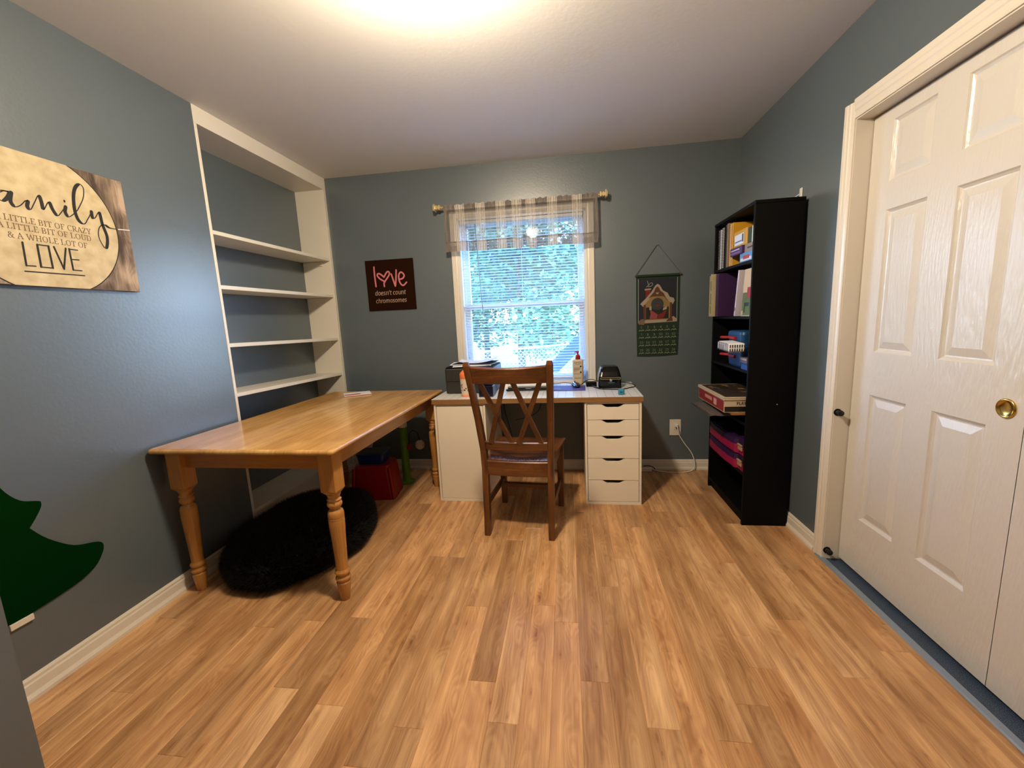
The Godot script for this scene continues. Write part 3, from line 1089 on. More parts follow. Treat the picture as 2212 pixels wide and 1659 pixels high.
func dining_table():
	var t := thing("dining_table", "honey coloured wooden table with turned legs against the left wall", "table", TB.origin, -0.022)
	var hw := 0.458
	var hl := 0.745
	# top with rounded edge
	var st := S()
	grain = 2
	var outline := round_rect(hw * 2, hl * 2, 0.022, 5)
	var lay := [[-0.010, 0.0], [-0.002, 0.004], [0.0, 0.010], [-0.002, 0.017], [-0.007, 0.0215], [-0.014, 0.0235]]
	var rings := []
	for l in lay:
		var ring := []
		for p in outline:
			var d := Vector2(clampf(p.x, -hw + 0.022, hw - 0.022), clampf(p.y, -hl + 0.022, hl - 0.022))
			var n := (p - d).normalized()
			ring.append([Vector3(p.x + n.x * l[0], 0.7215 + l[1], p.y + n.y * l[0]), n])
		rings.append(ring)
	for i in rings.size() - 1:
		var dd := Vector2(lay[i + 1][0] - lay[i][0], lay[i + 1][1] - lay[i][1]).normalized()
		for k in outline.size():
			var k2 := (k + 1) % outline.size()
			var v := []
			for q in [[i, k], [i, k2], [i + 1, k2], [i + 1, k]]:
				var e = rings[q[0]][q[1]]
				var nrm := Vector3(e[1].x * dd.y, -dd.x, e[1].y * dd.y)
				if q[0] > 0 and q[0] < lay.size() - 1:
					var da := Vector2(lay[q[0] + 1][0] - lay[q[0] - 1][0], lay[q[0] + 1][1] - lay[q[0] - 1][1]).normalized()
					nrm = Vector3(e[1].x * da.y, -da.x, e[1].y * da.y)
				v.append([e[0], nrm, Vector2(e[0].x, e[0].z)])
			vtri(st, Transform3D.IDENTITY, v[0], v[1], v[2])
			vtri(st, Transform3D.IDENTITY, v[0], v[2], v[3])
	for e in [[0, -1.0], [rings.size() - 1, 1.0]]:
		for k in outline.size():
			var y: float = rings[e[0]][0][0].y
			tri(st, Transform3D.IDENTITY, Vector3(0, y, 0), rings[e[0]][k][0], rings[e[0]][(k + 1) % outline.size()][0], Vector3(0, e[1], 0))
	done(st, "table_top", M.tabletop, t)
	var ax := 0.378
	var az := 0.650
	for s in [-1.0, 1.0]:
		grain = 2
		box("apron", t, M.tableleg, Vector3(s * ax - 0.011, 0.632, -az), Vector3(s * ax + 0.011, 0.7215, az), 0.002)
		grain = 0
		box("apron", t, M.tableleg, Vector3(-ax, 0.632, s * az - 0.011), Vector3(ax, 0.7215, s * az + 0.011), 0.002)
	grain = 1
	st = S()
	bb(st, Vector3(0, 0.628, 0), Vector3(0.075, 0.187, 0.075), 0.003)
	# tapered corners below the block
	loft(st, [ring_rect(Vector3(0, 0.535, 0), Vector3.RIGHT, Vector3.BACK, 0.072, 0.072, 0.004), ring_rect(Vector3(0, 0.518, 0), Vector3.RIGHT, Vector3.BACK, 0.05, 0.05, 0.012)])
	lathe(st, [0.0, 0.0, 0.019, 0.0, 0.021, 0.004, 0.026, 0.045, 0.031, 0.082, 0.0315, 0.090, 0.026, 0.095, 0.030, 0.100, 0.034, 0.107, 0.033, 0.115, 0.026, 0.121, 0.025, 0.124, 0.030, 0.130, 0.034, 0.138, 0.032, 0.146, 0.026, 0.152, 0.0255, 0.156, 0.028, 0.22, 0.031, 0.30, 0.0345, 0.365, 0.0355, 0.392, 0.0350, 0.395, 0.0345, 0.398, 0.0355, 0.401, 0.0350, 0.404, 0.0345, 0.407, 0.0355, 0.410, 0.035, 0.428, 0.031, 0.440, 0.023, 0.446, 0.022, 0.450, 0.026, 0.455, 0.032, 0.464, 0.033, 0.472, 0.030, 0.481, 0.027, 0.484, 0.0285, 0.487, 0.0315, 0.492, 0.0285, 0.497, 0.025, 0.500, 0.027, 0.507, 0.031, 0.516, 0.030, 0.523, 0.022, 0.530], 28, Transform3D.IDENTITY, 50.0)
	st.generate_tangents()
	var leg := st.commit()
	for sx in [-1.0, 1.0]:
		for sz in [-1.0, 1.0]:
			meshed(leg, "leg", M.tableleg, t, Transform3D(Basis.IDENTITY, Vector3(sx * 0.385, 0, sz * 0.655)))
	var g := thing("thin_magazine", "thin red and white magazine lying on the wooden table", "magazine", Vector3(0.335, 0.7452, 0.44), 0.55)
	var red := mat("magred", Color(0.62, 0.10, 0.10), 0.4)
	box("back_cover", g, red, Vector3(-0.095, 0, -0.065), Vector3(0.095, 0.003, 0.065), 0.0005)
	box("pages", g, M.paper, Vector3(-0.094, 0.003, -0.064), Vector3(0.096, 0.008, 0.064), 0.0005)
	box("front_cover", g, M.paper, Vector3(-0.095, 0.008, -0.065), Vector3(0.095, 0.0095, 0.065), 0.0005)
	box("cover_print", g, red, Vector3(-0.09, 0.0095, 0.02), Vector3(0.02, 0.0098, 0.06), 0.0)

# ---------------------------------------------------------------- under the table
func under_table():
	var b := thing("pet_bed", "round shaggy black pet bed under the wooden table", "pet bed", Vector3(0.374, 0, 1.238))
	var fur := mat("fur", Color(0.055, 0.052, 0.05), 0.7)
	fur.rim_enabled = true
	fur.rim = 0.25
	var prof := [[0.0, 0.085], [0.25, 0.088], [0.45, 0.105], [0.6, 0.14], [0.75, 0.165], [0.88, 0.155], [0.97, 0.11], [1.0, 0.065], [0.98, 0.025], [0.92, 0.0], [0.0, 0.0]]
	var rx := 0.342
	var rz := 0.47
	var st := S()
	var nseg := 48
	var pt := func(i: int, k: int) -> Vector3:
		var p: Array = prof[i]
		var a := TAU * k / nseg
		var wob := 1.0 + 0.02 * sin(a * 5.0 + 1.0) + 0.012 * sin(a * 11.0)
		return Vector3(cos(a) * p[0] * rx * wob, p[1] * (1.0 + 0.05 * sin(a * 4.0 + i)), sin(a) * p[0] * rz * wob)
	for i in prof.size() - 1:
		for k in nseg:
			var v := []
			for q in [[i, k], [i, k + 1], [i + 1, k + 1], [i + 1, k]]:
				var p: Vector3 = pt.call(q[0], q[1])
				v.append([p, (p - Vector3(0, 0.05, 0) + Vector3(0, 0.03, 0)).normalized(), Vector2(p.x, p.z)])
			vtri(st, Transform3D.IDENTITY, v[0], v[1], v[2])
			vtri(st, Transform3D.IDENTITY, v[0], v[2], v[3])
	done(st, "cushion", fur, b)
	# shaggy pile
	st = S()
	var r := RandomNumberGenerator.new()
	r.seed = 5
	for n in 90000:
		var u := r.randf()
		var i := 0
		var ss := sqrt(u) * 7.99
		i = clampi(int(ss), 0, 7)
		var f := ss - i
		var k := r.randi_range(0, nseg - 1)
		var w0 := r.randf()
		var p: Vector3 = pt.call(i, k).lerp(pt.call(i, k + 1), w0).lerp(pt.call(i + 1, k).lerp(pt.call(i + 1, k + 1), w0), f)
		var out := Vector3(p.x / rx, 0.5 + p.y * 3.0 if i < 6 else 0.1, p.z / rz).normalized()
		var lean := Vector3(r.randf_range(-1, 1), r.randf_range(-0.6, 0.6), r.randf_range(-1, 1)) * 0.7
		var d := (out + lean).normalized() * r.randf_range(0.016, 0.042)
		var s := d.cross(Vector3(r.randf_range(-1, 1), r.randf_range(-1, 1), r.randf_range(-1, 1))).normalized() * 0.0011
		var e := p + d
		if e.y < 0.003 or e.x + 0.374 < 0.024: continue
		var nn := out
		for w in [p - s, p + s, e]:
			st.set_normal(nn)
			st.set_uv(Vector2(0, 0))
			st.add_vertex(w)
	var pile := done(st, "fur_pile", fur, b)
	pile.set_meta("kind", "stuff")
	# red plastic stool with a blue tub on it
	var red := mat("toyred", Color(0.55, 0.03, 0.03), 0.4)
	var blue := mat("toyblue", Color(0.03, 0.14, 0.42), 0.4)
	var green := mat("toygreen", Color(0.33, 0.52, 0.06), 0.45)
	var s := thing("toy_stool", "red plastic toy stool under the far end of the table", "toy", Vector3(0.475, 0, 0.53), 0.12)
	st = S()
	var rr := func(y: float, w: float, d: float, rad: float) -> Array:
		var o := []
		for p in round_rect(w, d, rad, 4): o.append(Vector3(p.x, y, p.y))
		return o
	loft(st, [rr.call(0.0, 0.315, 0.25, 0.03), rr.call(0.02, 0.31, 0.245, 0.03), rr.call(0.235, 0.27, 0.21, 0.035), rr.call(0.25, 0.255, 0.20, 0.04)])
	done(st, "body", red, s)
	for e in [-1.0, 1.0]:
		st = S()
		tube(st, [Vector3(e * 0.15, 0.004, 0.118), Vector3(e * 0.128, 0.235, 0.10)], 0.012, 8, 1)
		done(st, "corner_rib", red, s)
	var bt := thing("toy_tub", "dark blue plastic tub standing on the red toy stool", "toy", Vector3(0.455, 0.25, 0.515), 0.12)
	st = S()
	loft(st, [rr.call(0.0, 0.19, 0.15, 0.03), rr.call(0.065, 0.21, 0.165, 0.03), rr.call(0.072, 0.22, 0.172, 0.03), rr.call(0.078, 0.22, 0.172, 0.03)])
	done(st, "body", blue, bt)
	st = S()
	loft(st, [rr.call(0.078, 0.2, 0.155, 0.03), rr.call(0.081, 0.19, 0.15, 0.03)])
	done(st, "contents", M.rubber, bt)
	# batting trainer
	var tr := thing("toy_batting_post", "green toy batting post with a baseball hanging from a black cord", "toy", Vector3(0.612, 0, 0.308))
	st = S()
	lathe(st, [0, 0, 0.06, 0, 0.062, 0.012, 0.04, 0.02, 0.032, 0.03, 0.030, 0.10, 0.034, 0.13, 0.030, 0.16, 0.030, 0.30, 0.035, 0.33, 0.031, 0.36, 0.028, 0.46, 0.024, 0.47, 0.0, 0.47], 20)
	done(st, "post", green, tr)
	st = S()
	lathe(st, [0.0305, 0.455, 0.034, 0.46, 0.034, 0.55, 0.028, 0.565, 0.0, 0.567], 20)
	done(st, "cap", M.white, tr)
	box("clip", tr, red, Vector3(0.026, 0.275, -0.02), Vector3(0.058, 0.315, 0.02), 0.004)
	st = S()
	tube(st, [Vector3(0.045, 0.31, 0), Vector3(0.045, 0.37, 0.0), Vector3(0.06, 0.41, 0.0), Vector3(0.09, 0.425, 0), Vector3(0.12, 0.40, 0), Vector3(0.13, 0.345, 0)], 0.004, 6, 6)
	done(st, "cord", M.rubber, tr)
	st = S()
	var pr := []
	for k in 17:
		var a := -PI / 2 + PI * k / 16.0
		pr.append(cos(a) * 0.037)
		pr.append(0.31 + sin(a) * 0.037)
	lathe(st, pr, 24, Transform3D(Basis.IDENTITY, Vector3(0.13, 0, 0)))
	var ball := done(st, "baseball", mat("ballskin", Color(0.75, 0.70, 0.62), 0.6), tr)
	st = S()
	var seam := []
	for k in 25:
		var a := TAU * k / 24.0
		var d := Vector3(cos(a) + 0.35 * cos(3 * a), sin(a) - 0.35 * sin(3 * a), 1.0 * cos(2 * a)).normalized()
		seam.append(Vector3(0.13, 0.31, 0) + d * 0.0368)
	tube(st, seam, 0.0012, 5, 3)
	done(st, "seam", red, ball)
	# pale plastic panel leaning behind
	var w := thing("toy_board", "pale grey plastic toy board standing behind the red stool", "toy", Vector3(0.25, 0, 0.30), 0.3)
	st = S()
	extrude(st, poly2([-0.07, 0.0, 0.06, 0.0, 0.07, 0.25, 0.11, 0.40, 0.09, 0.47, -0.02, 0.47, -0.06, 0.40]), -0.012, 0.012, Transform3D.IDENTITY, 40.0)
	done(st, "panel", M.white, w)

# ---------------------------------------------------------------- black bookcase
func tall_bookcase():
	var b := thing("tall_bookcase", "tall narrow black bookcase standing against the right wall", "bookcase", Vector3(3.019, 0, 0.611))
	var m: Material = M.black
	var o := b.position
	box("side_panel", b, m, Vector3(2.897, 0, 0.892) - o, Vector3(3.136, 1.788, 0.910) - o, 0.0012)
	box("side_panel", b, m, Vector3(2.897, 0, 0.312) - o, Vector3(3.136, 1.788, 0.330) - o, 0.0012)
	box("top_panel", b, m, Vector3(2.895, 1.788, 0.309) - o, Vector3(3.137, 1.805, 0.913) - o, 0.0012)
	box("back_panel", b, m, Vector3(3.136, 0.01, 0.315) - o, Vector3(3.141, 1.80, 0.907) - o, 0.0)
	for y in [1.51, 1.21, 0.91, 0.607, 0.31, 0.07]:
		box("shelf", b, m, Vector3(2.899, y - 0.016, 0.330) - o, Vector3(3.136, y, 0.892) - o, 0.001)
	box("toe_kick", b, m, Vector3(2.915, 0, 0.330) - o, Vector3(2.928, 0.054, 0.892) - o, 0.001)
	var st := S()
	lathe(st, [0, 0.0, 0.004, 0.0, 0.003, 0.0012, 0, 0.0016], 12, Transform3D(Basis(Vector3.RIGHT, PI / 2), Vector3(3.055, 0.72, 0.910) - o))
	done(st, "screw_cap", M.chrome, b)

func book(n: String, label: String, z0: float, th: float, y0: float, h: float, x0: float, dep: float, cover: Color, lean := 0.0, coil: Material = null, group := "") -> Node3D:
	var g := thing(n, label, "notebook" if coil else "book", Vector3(x0 + dep / 2, y0, z0 + th / 2), 0.0, group)
	g.rotation.x = lean
	var key := "book_%s" % cover.to_html(false)
	if not M.has(key): mat(key, cover, 0.45)
	var cm: Material = M[key]
	var t := minf(0.0018, th * 0.25)
	var hx := dep / 2
	box("front_cover", g, cm, Vector3(-hx, 0, th / 2 - t), Vector3(hx, h, th / 2), 0.0003)
	box("back_cover", g, cm, Vector3(-hx, 0, -th / 2), Vector3(hx, h, -th / 2 + t), 0.0003)
	box("pages", g, M.paper, Vector3(-hx + (0.004 if coil else 0.001), 0.003, -th / 2 + t), Vector3(hx - 0.003, h - 0.003, th / 2 - t), 0.0)
	if coil == null:
		box("spine", g, cm, Vector3(-hx - 0.001, 0, -th / 2), Vector3(-hx + 0.001, h, th / 2), 0.0004)
	else:
		var st := S()
		var y := 0.008
		while y < h - 0.005:
			var ring := []
			for k in 9:
				var a := TAU * k / 8.0
				ring.append(Vector3(-hx + 0.001 + cos(a) * 0.006, y + 0.002 * k / 8.0, sin(a) * (th * 0.5 + 0.002)))
			tube(st, ring, 0.0011, 5, 1)
			y += 0.0095
		done(st, "spiral_coil", coil, g)
	return g

func carton(n: String, label: String, cat: String, lo: Vector3, hi: Vector3, c: Color, turn := 0.0, rough := 0.45) -> Node3D:
	var g := thing(n, label, cat, Vector3((lo.x + hi.x) / 2, lo.y, (lo.z + hi.z) / 2), turn)
	var key := "carton_%s" % c.to_html(false)
	if not M.has(key): mat(key, c, rough)
	var h := (hi - lo) / 2
	box("body", g, M[key], Vector3(-h.x, 0, -h.z), Vector3(h.x, h.y * 2, h.z), 0.0015)
	return g

func print_on(g: Node3D, name_: String, c: Color, lo: Vector3, hi: Vector3) -> MeshInstance3D:
	var key := "print_%s" % c.to_html(false)
	if not M.has(key): mat(key, c, 0.5)
	return box(name_, g, M[key], lo, hi, 0.0)

func bookcase_things():
	var y1 := 1.5102
	var coilw := mat("coilwhite", Color(0.88, 0.88, 0.86), 0.4)
	var coily := mat("coilyellow", Color(0.78, 0.60, 0.12), 0.4)
	book("spiral_notebook", "dark red topped spiral notebook at the end of the top shelf", 0.336, 0.028, y1, 0.255, 2.912, 0.2, Color(0.14, 0.05, 0.06), 0.0, M.black)
	book("spiral_notebook", "black spiral notebook with black coil on the top shelf", 0.368, 0.048, y1, 0.252, 2.908, 0.205, Color(0.05, 0.05, 0.06), 0.0, M.black)
	book("spiral_notebook", "dark spiral notebook with a white coil on the top shelf", 0.428, 0.022, y1, 0.255, 2.906, 0.2, Color(0.06, 0.08, 0.08), 0.0, coilw)
	book("binder", "dark green binder between white coil and beige folder", 0.456, 0.036, y1, 0.262, 2.915, 0.2, Color(0.035, 0.05, 0.045))
	book("folder", "beige folder standing next to the yellow notebooks", 0.500, 0.022, y1, 0.262, 2.908, 0.2, Color(0.50, 0.42, 0.36))
	book("folder", "navy folder standing behind the yellow notebooks", 0.526, 0.012, y1, 0.266, 2.93, 0.2, Color(0.03, 0.035, 0.09))
	book("spiral_notebook", "yellow spiral notebook beside the beige folder", 0.545, 0.026, y1, 0.252, 2.906, 0.2, Color(0.72, 0.52, 0.10), 0.0, coily)
	var yn := book("spiral_notebook", "yellow spiral notebook whose wide cover faces the card boxes", 0.577, 0.020, y1, 0.250, 2.906, 0.215, Color(0.76, 0.56, 0.13), 0.0, coily)
	print_on(yn, "cover_print", Color(0.30, 0.22, 0.08), Vector3(0.01, 0.205, 0.0101), Vector3(0.08, 0.213, 0.0104))
	var bx := carton("card_box", "light blue box with red print at the bottom of the top shelf pile", "box", Vector3(2.900, y1, 0.725), Vector3(3.04, y1 + 0.050, 0.888), Color(0.32, 0.52, 0.75))
	print_on(bx, "front_print", Color(0.75, 0.80, 0.85), Vector3(-0.0705, 0.006, -0.07), Vector3(-0.0700, 0.022, 0.07))
	print_on(bx, "red_print", Color(0.62, 0.20, 0.20), Vector3(-0.0708, 0.014, -0.035), Vector3(-0.0703, 0.034, 0.045))
	bx = carton("card_box", "beige box with dark print on the light blue box", "box", Vector3(2.905, y1 + 0.0502, 0.772), Vector3(3.03, y1 + 0.095, 0.888), Color(0.52, 0.47, 0.42))
	print_on(bx, "dark_print", Color(0.12, 0.10, 0.10), Vector3(-0.0630, 0.018, -0.02), Vector3(-0.0625, 0.026, 0.05))
	bx = carton("card_box", "purple box with white bands jutting over the light blue box", "box", Vector3(2.892, y1 + 0.0502, 0.600), Vector3(3.0, y1 + 0.095, 0.769), Color(0.22, 0.09, 0.34))
	print_on(bx, "white_band", Color(0.75, 0.72, 0.8), Vector3(-0.0545, 0.026, -0.07), Vector3(-0.0540, 0.032, 0.05))
	print_on(bx, "lilac_band", Color(0.45, 0.33, 0.6), Vector3(-0.0545, 0.008, -0.07), Vector3(-0.0540, 0.016, 0.06))
	bx = carton("card_box", "yellow card box with a white picture panel on the purple box", "box", Vector3(2.905, y1 + 0.0952, 0.618), Vector3(3.0, y1 + 0.185, 0.800), Color(0.72, 0.56, 0.22))
	print_on(bx, "picture_panel", Color(0.80, 0.84, 0.92), Vector3(-0.0480, 0.012, -0.08), Vector3(-0.0475, 0.070, 0.045))
	print_on(bx, "blue_band", Color(0.35, 0.42, 0.65), Vector3(-0.0483, 0.026, -0.075), Vector3(-0.0479, 0.034, 0.02))
	print_on(bx, "picture", Color(0.12, 0.12, 0.22), Vector3(-0.0483, 0.022, 0.025), Vector3(-0.0479, 0.065, 0.042))
	bx = carton("card_box", "green box standing beside the yellow card box", "box", Vector3(2.908, y1 + 0.0952, 0.803), Vector3(3.0, y1 + 0.178, 0.872), Color(0.10, 0.17, 0.04))
	print_on(bx, "label_strip", Color(0.72, 0.78, 0.75), Vector3(-0.0465, 0.0, 0.018), Vector3(-0.0460, 0.083, 0.032))
	# second shelf
	var y2 := 1.2102
	book("thin_book", "tan paperback sticking out of the second shelf", 0.345, 0.014, y2, 0.265, 2.862, 0.22, Color(0.66, 0.56, 0.44), 0.0)
	var gb := book("thin_book", "cream paperback with green spine panels on the second shelf", 0.362, 0.016, y2, 0.275, 2.864, 0.22, Color(0.66, 0.60, 0.46), 0.0)
	for q in [[0.02, 0.07, Color(0.36, 0.44, 0.08)], [0.08, 0.15, Color(0.32, 0.38, 0.36)], [0.17, 0.23, Color(0.30, 0.38, 0.32)]]:
		print_on(gb, "spine_panel", q[2], Vector3(-0.1116, q[0], -0.006), Vector3(-0.1108, q[1], 0.006))
	book("thin_book", "pale green paperback next to the purple binder", 0.382, 0.012, y2, 0.272, 2.868, 0.22, Color(0.60, 0.58, 0.46), 0.0)
	book("thin_book", "glossy cream booklet against the purple binder", 0.398, 0.016, y2, 0.268, 2.870, 0.22, Color(0.64, 0.57, 0.40), 0.0)
	book("binder", "wide dark purple binder filling the middle of the second shelf", 0.418, 0.050, y2, 0.270, 2.878, 0.23, Color(0.20, 0.09, 0.25))
	var wf := book("folder", "white folder leaning between purple binder and picture book", 0.690, 0.016, y2 + 0.002, 0.262, 2.892, 0.2, Color(0.74, 0.72, 0.76), 0.18)
	print_on(wf, "spine_print", Color(0.25, 0.22, 0.25), Vector3(-0.1018, 0.03, -0.004), Vector3(-0.1010, 0.05, 0.004))
	var pb := thing("picture_book", "cream picture book with green and red cover facing out of the second shelf", "book", Vector3(2.905, y2, 0.832))
	pb.rotation.z = -0.06
	box("block", pb, M.paper, Vector3(-0.006, 0.001, -0.052), Vector3(0.006, 0.257, 0.056), 0.0005)
	print_on(pb, "cover", Color(0.74, 0.65, 0.54), Vector3(-0.0085, 0.0, -0.056), Vector3(-0.006, 0.259, 0.057))
	print_on(pb, "green_field", Color(0.30, 0.36, 0.11), Vector3(-0.0092, 0.004, -0.052), Vector3(-0.0084, 0.13, 0.056))
	print_on(pb, "red_figure", Color(0.58, 0.08, 0.05), Vector3(-0.0098, 0.100, 0.004), Vector3(-0.0090, 0.158, 0.056))
	print_on(pb, "dark_figure", Color(0.03, 0.03, 0.03), Vector3(-0.0099, 0.02, -0.02), Vector3(-0.0091, 0.065, -0.008))
	print_on(pb, "dark_figure", Color(0.03, 0.03, 0.03), Vector3(-0.0099, 0.055, -0.02), Vector3(-0.0091, 0.075, 0.04))
	print_on(pb, "white_label", Color(0.70, 0.62, 0.5), Vector3(-0.0099, 0.008, -0.05), Vector3(-0.0091, 0.03, -0.03))
	# third shelf
	var y3 := 0.9102
	var bl := mat("binblue", Color(0.05, 0.24, 0.42), 0.45)
	var rd := mat("handlered", Color(0.62, 0.12, 0.14), 0.45)
	for k in 2:
		var lab: String = ["blue plastic bin with red handle at the bottom of the third shelf", "blue plastic bin with red handle on top of another bin"][k]
		var g := thing("plastic_bin", lab, "bin", Vector3(3.0, y3 + k * 0.108, 0.685))
		var st := S()
		var rr := []
		for q in [[0.0, 0.17, 0.19], [0.012, 0.185, 0.205], [0.085, 0.20, 0.22], [0.10, 0.195, 0.215], [0.106, 0.18, 0.20]]:
			var o := []
			for p in round_rect(q[1], q[2], 0.025, 4): o.append(Vector3(p.x, q[0], p.y))
			rr.append(o)
		loft(st, rr)
		done(st, "body", bl, g)
		st = S()
		tube(st, [Vector3(-0.06, 0.062, -0.10), Vector3(-0.085, 0.06, -0.16), Vector3(-0.095, 0.058, -0.22)], 0.009, 8, 4)
		tube(st, [Vector3(-0.09, 0.066, -0.10), Vector3(-0.106, 0.064, -0.03), Vector3(-0.102, 0.062, 0.03)], 0.010, 8, 4)
		done(st, "handle", rd, g)
	var pc := thing("pencil_case", "white pencil case with black zigzag pattern on the third shelf", "pencil case", Vector3(2.846, y3 + 0.108, 0.79), 0.0)
	pc.rotation.x = 0.04
	var st := S()
	bb(st, Vector3(0, 0.024, 0), Vector3(0.09, 0.048, 0.18), 0.008)
	done(st, "body", M.paper, pc)
	for k in 9:
		var zz := -0.08 + k * 0.0195
		for s in [-1.0, 1.0]:
			st = S()
			bb(st, Vector3(-0.0455, 0.024 + s * 0.012, zz), Vector3(0.0012, 0.026, 0.0065), 0.0, Transform3D(Basis.IDENTITY, Vector3.ZERO))
			var mi := done(st, "zigzag_mark", M.ink, pc)
			mi.rotation.x = 0.0
	for k in 7:
		for s in [-1.0, 1.0]:
			box("zigzag_mark", pc, M.ink, Vector3(-0.040 + k * 0.0125, 0.024 + s * 0.011 - 0.010, 0.0900), Vector3(-0.0345 + k * 0.0125, 0.024 + s * 0.011 + 0.007, 0.0908), 0.0)
	print_on(pc, "window_panel", Color(0.50, 0.46, 0.46), Vector3(-0.0475, 0.012, -0.05), Vector3(-0.0458, 0.034, 0.02))
	var tr := carton("plastic_tray", "bright blue plastic tray at the front of the third shelf", "tray", Vector3(2.90, y3, 0.80), Vector3(3.08, y3 + 0.036, 0.886), Color(0.06, 0.25, 0.55))
	box("rim", tr, M["carton_%s" % Color(0.06, 0.25, 0.55).to_html(false)], Vector3(-0.093, 0.030, -0.046), Vector3(0.093, 0.038, 0.043), 0.003)
	var cd := carton("coupon_stack", "stack of loose papers and leaflets under the patterned pencil case", "papers", Vector3(2.895, y3 + 0.0385, 0.798), Vector3(3.05, y3 + 0.070, 0.888), Color(0.42, 0.36, 0.42))
	print_on(cd, "paper_edge", Color(0.72, 0.66, 0.58), Vector3(-0.0782, 0.018, -0.04), Vector3(-0.0776, 0.024, 0.04))
	print_on(cd, "paper_edge", Color(0.2, 0.3, 0.45), Vector3(-0.0782, 0.008, -0.04), Vector3(-0.0776, 0.012, 0.04))
	# fourth shelf
	var y4 := 0.6072
	var bag := thing("plastic_bag", "crumpled grey plastic bag sticking out of the fourth shelf", "bag", Vector3(2.93, y4, 0.60))
	st = S()
	var nz := FastNoiseLite.new()
	nz.seed = 4
	nz.frequency = 9.0
	var rg := []
	for i in 13:
		var t := i / 12.0
		var x := lerpf(-0.175, 0.18, t)
		var ring := []
		for k in 24:
			var a := TAU * k / 24.0
			var th := lerpf(0.010, 0.022, minf(t * 3.0, 1.0))
			var w := 0.20 + 0.02 * nz.get_noise_1d(i * 0.3)
			var p := Vector3(x + 0.012 * nz.get_noise_2d(k * 0.1, 3.0), 0.024 + sin(a) * th + 0.006 * nz.get_noise_3d(x, cos(a), sin(a)), cos(a) * w - 0.03 + (0.035 if t < 0.1 else 0.0) * sin(a))
			if x > -0.03: p.y = maxf(p.y, 0.0005)
			if t < 0.35: p.y -= 0.0 + 0.018 * (0.35 - t)
			p.z = clampf(p.z, -0.265, 0.285)
			ring.append(p)
		rg.append(ring)
	loft(st, rg, Transform3D.IDENTITY, false)
	done(st, "film", mat("bagfilm", Color(0.36, 0.33, 0.32), 0.35), bag)
	var ev := carton("paper_envelope", "tan paper envelope between the grey bag and board game", "envelope", Vector3(2.83, y4 + 0.048, 0.66), Vector3(3.08, y4 + 0.060, 0.886), Color(0.55, 0.36, 0.17))
	var gm := thing("board_game_box", "board game box with red side and white lid rim on the fourth shelf", "box", Vector3(2.945, y4 + 0.0605, 0.635))
	var gw := mat("gamewhite", Color(0.72, 0.65, 0.55), 0.4)
	box("tray", gm, gw, Vector3(-0.152, 0, -0.232), Vector3(0.152, 0.072, 0.232), 0.001)
	print_on(gm, "red_side", Color(0.50, 0.09, 0.05), Vector3(-0.1528, 0.005, -0.224), Vector3(-0.1521, 0.066, 0.224))
	print_on(gm, "side_logo", Color(0.72, 0.50, 0.45), Vector3(-0.1533, 0.030, -0.10), Vector3(-0.1527, 0.052, 0.03))
	print_on(gm, "side_emblem", Color(0.74, 0.58, 0.52), Vector3(-0.1533, 0.018, 0.06), Vector3(-0.1527, 0.056, 0.11))
	lettering("PLAY", 0.018, false, M.ink, gm, Transform3D(Basis.IDENTITY, Vector3(-0.06, 0.052, 0.2325)), 0.05, "lettering", true)
	print_on(gm, "dark_band", Color(0.03, 0.025, 0.02), Vector3(-0.15, 0.004, 0.2322), Vector3(0.15, 0.034, 0.2326))
	box("lid_rim", gm, gw, Vector3(-0.158, 0.072, -0.238), Vector3(0.158, 0.080, 0.238), 0.0015)
	box("lid", gm, gw, Vector3(-0.157, 0.081, -0.237), Vector3(0.157, 0.089, 0.237), 0.0015)
	var cols := [Color(0.16, 0.13, 0.10), Color(0.42, 0.35, 0.25), Color(0.60, 0.42, 0.08), Color(0.25, 0.24, 0.28), Color(0.5, 0.45, 0.4), Color(0.10, 0.08, 0.07)]
	var r := RandomNumberGenerator.new()
	r.seed = 12
	print_on(gm, "lid_picture", Color(0.20, 0.16, 0.12), Vector3(-0.142, 0.089, -0.222), Vector3(0.142, 0.0893, 0.222))
	for k in 26:
		var px := r.randf_range(-0.125, 0.1)
		var pz := r.randf_range(-0.205, 0.17)
		print_on(gm, "lid_picture_patch", cols[k % 6], Vector3(px, 0.0893, pz), Vector3(px + r.randf_range(0.015, 0.05), 0.0894 + 0.00002 * k, pz + r.randf_range(0.015, 0.05)))
	# fifth shelf
	var pink := mat("casepink", Color(0.56, 0.06, 0.26), 0.45)
	var purp := mat("casepurple", Color(0.15, 0.05, 0.24), 0.5)
	var latch := mat("caselatch", Color(0.62, 0.52, 0.42), 0.45)
	for k in 2:
		var lab: String = ["pink case with purple lid, lower of the two in the bookcase", "pink case with purple lid, stacked on the other one"][k]
		var g := thing("carry_case", lab, "case", Vector3(3.0, 0.3102 + k * 0.094, 0.61))
		var shape := poly2([-0.112, -0.255, -0.122, -0.15, -0.126, 0.0, -0.124, 0.10, -0.112, 0.175, -0.094, 0.190, -0.094, 0.272, 0.125, 0.272, 0.125, -0.265, -0.095, -0.265])
		var X := Transform3D(Basis(Vector3.RIGHT, PI / 2), Vector3.ZERO)  # x, z outline, depth goes down
		st = S()
		extrude(st, shape, -0.052, -0.008, X, 30.0)
		var pinkfeet := poly2([-0.116, 0.02, -0.110, 0.172, -0.093, 0.188, -0.093, 0.270, 0.12, 0.270, 0.12, 0.02])
		extrude(st, pinkfeet, -0.008, 0.0, X, 30.0)
		extrude(st, poly2([-0.112, -0.25, -0.118, -0.12, 0.12, -0.12, 0.12, -0.25]), -0.008, 0.0, X)
		done(st, "base", pink, g)
		st = S()
		var s2 := PackedVector2Array()
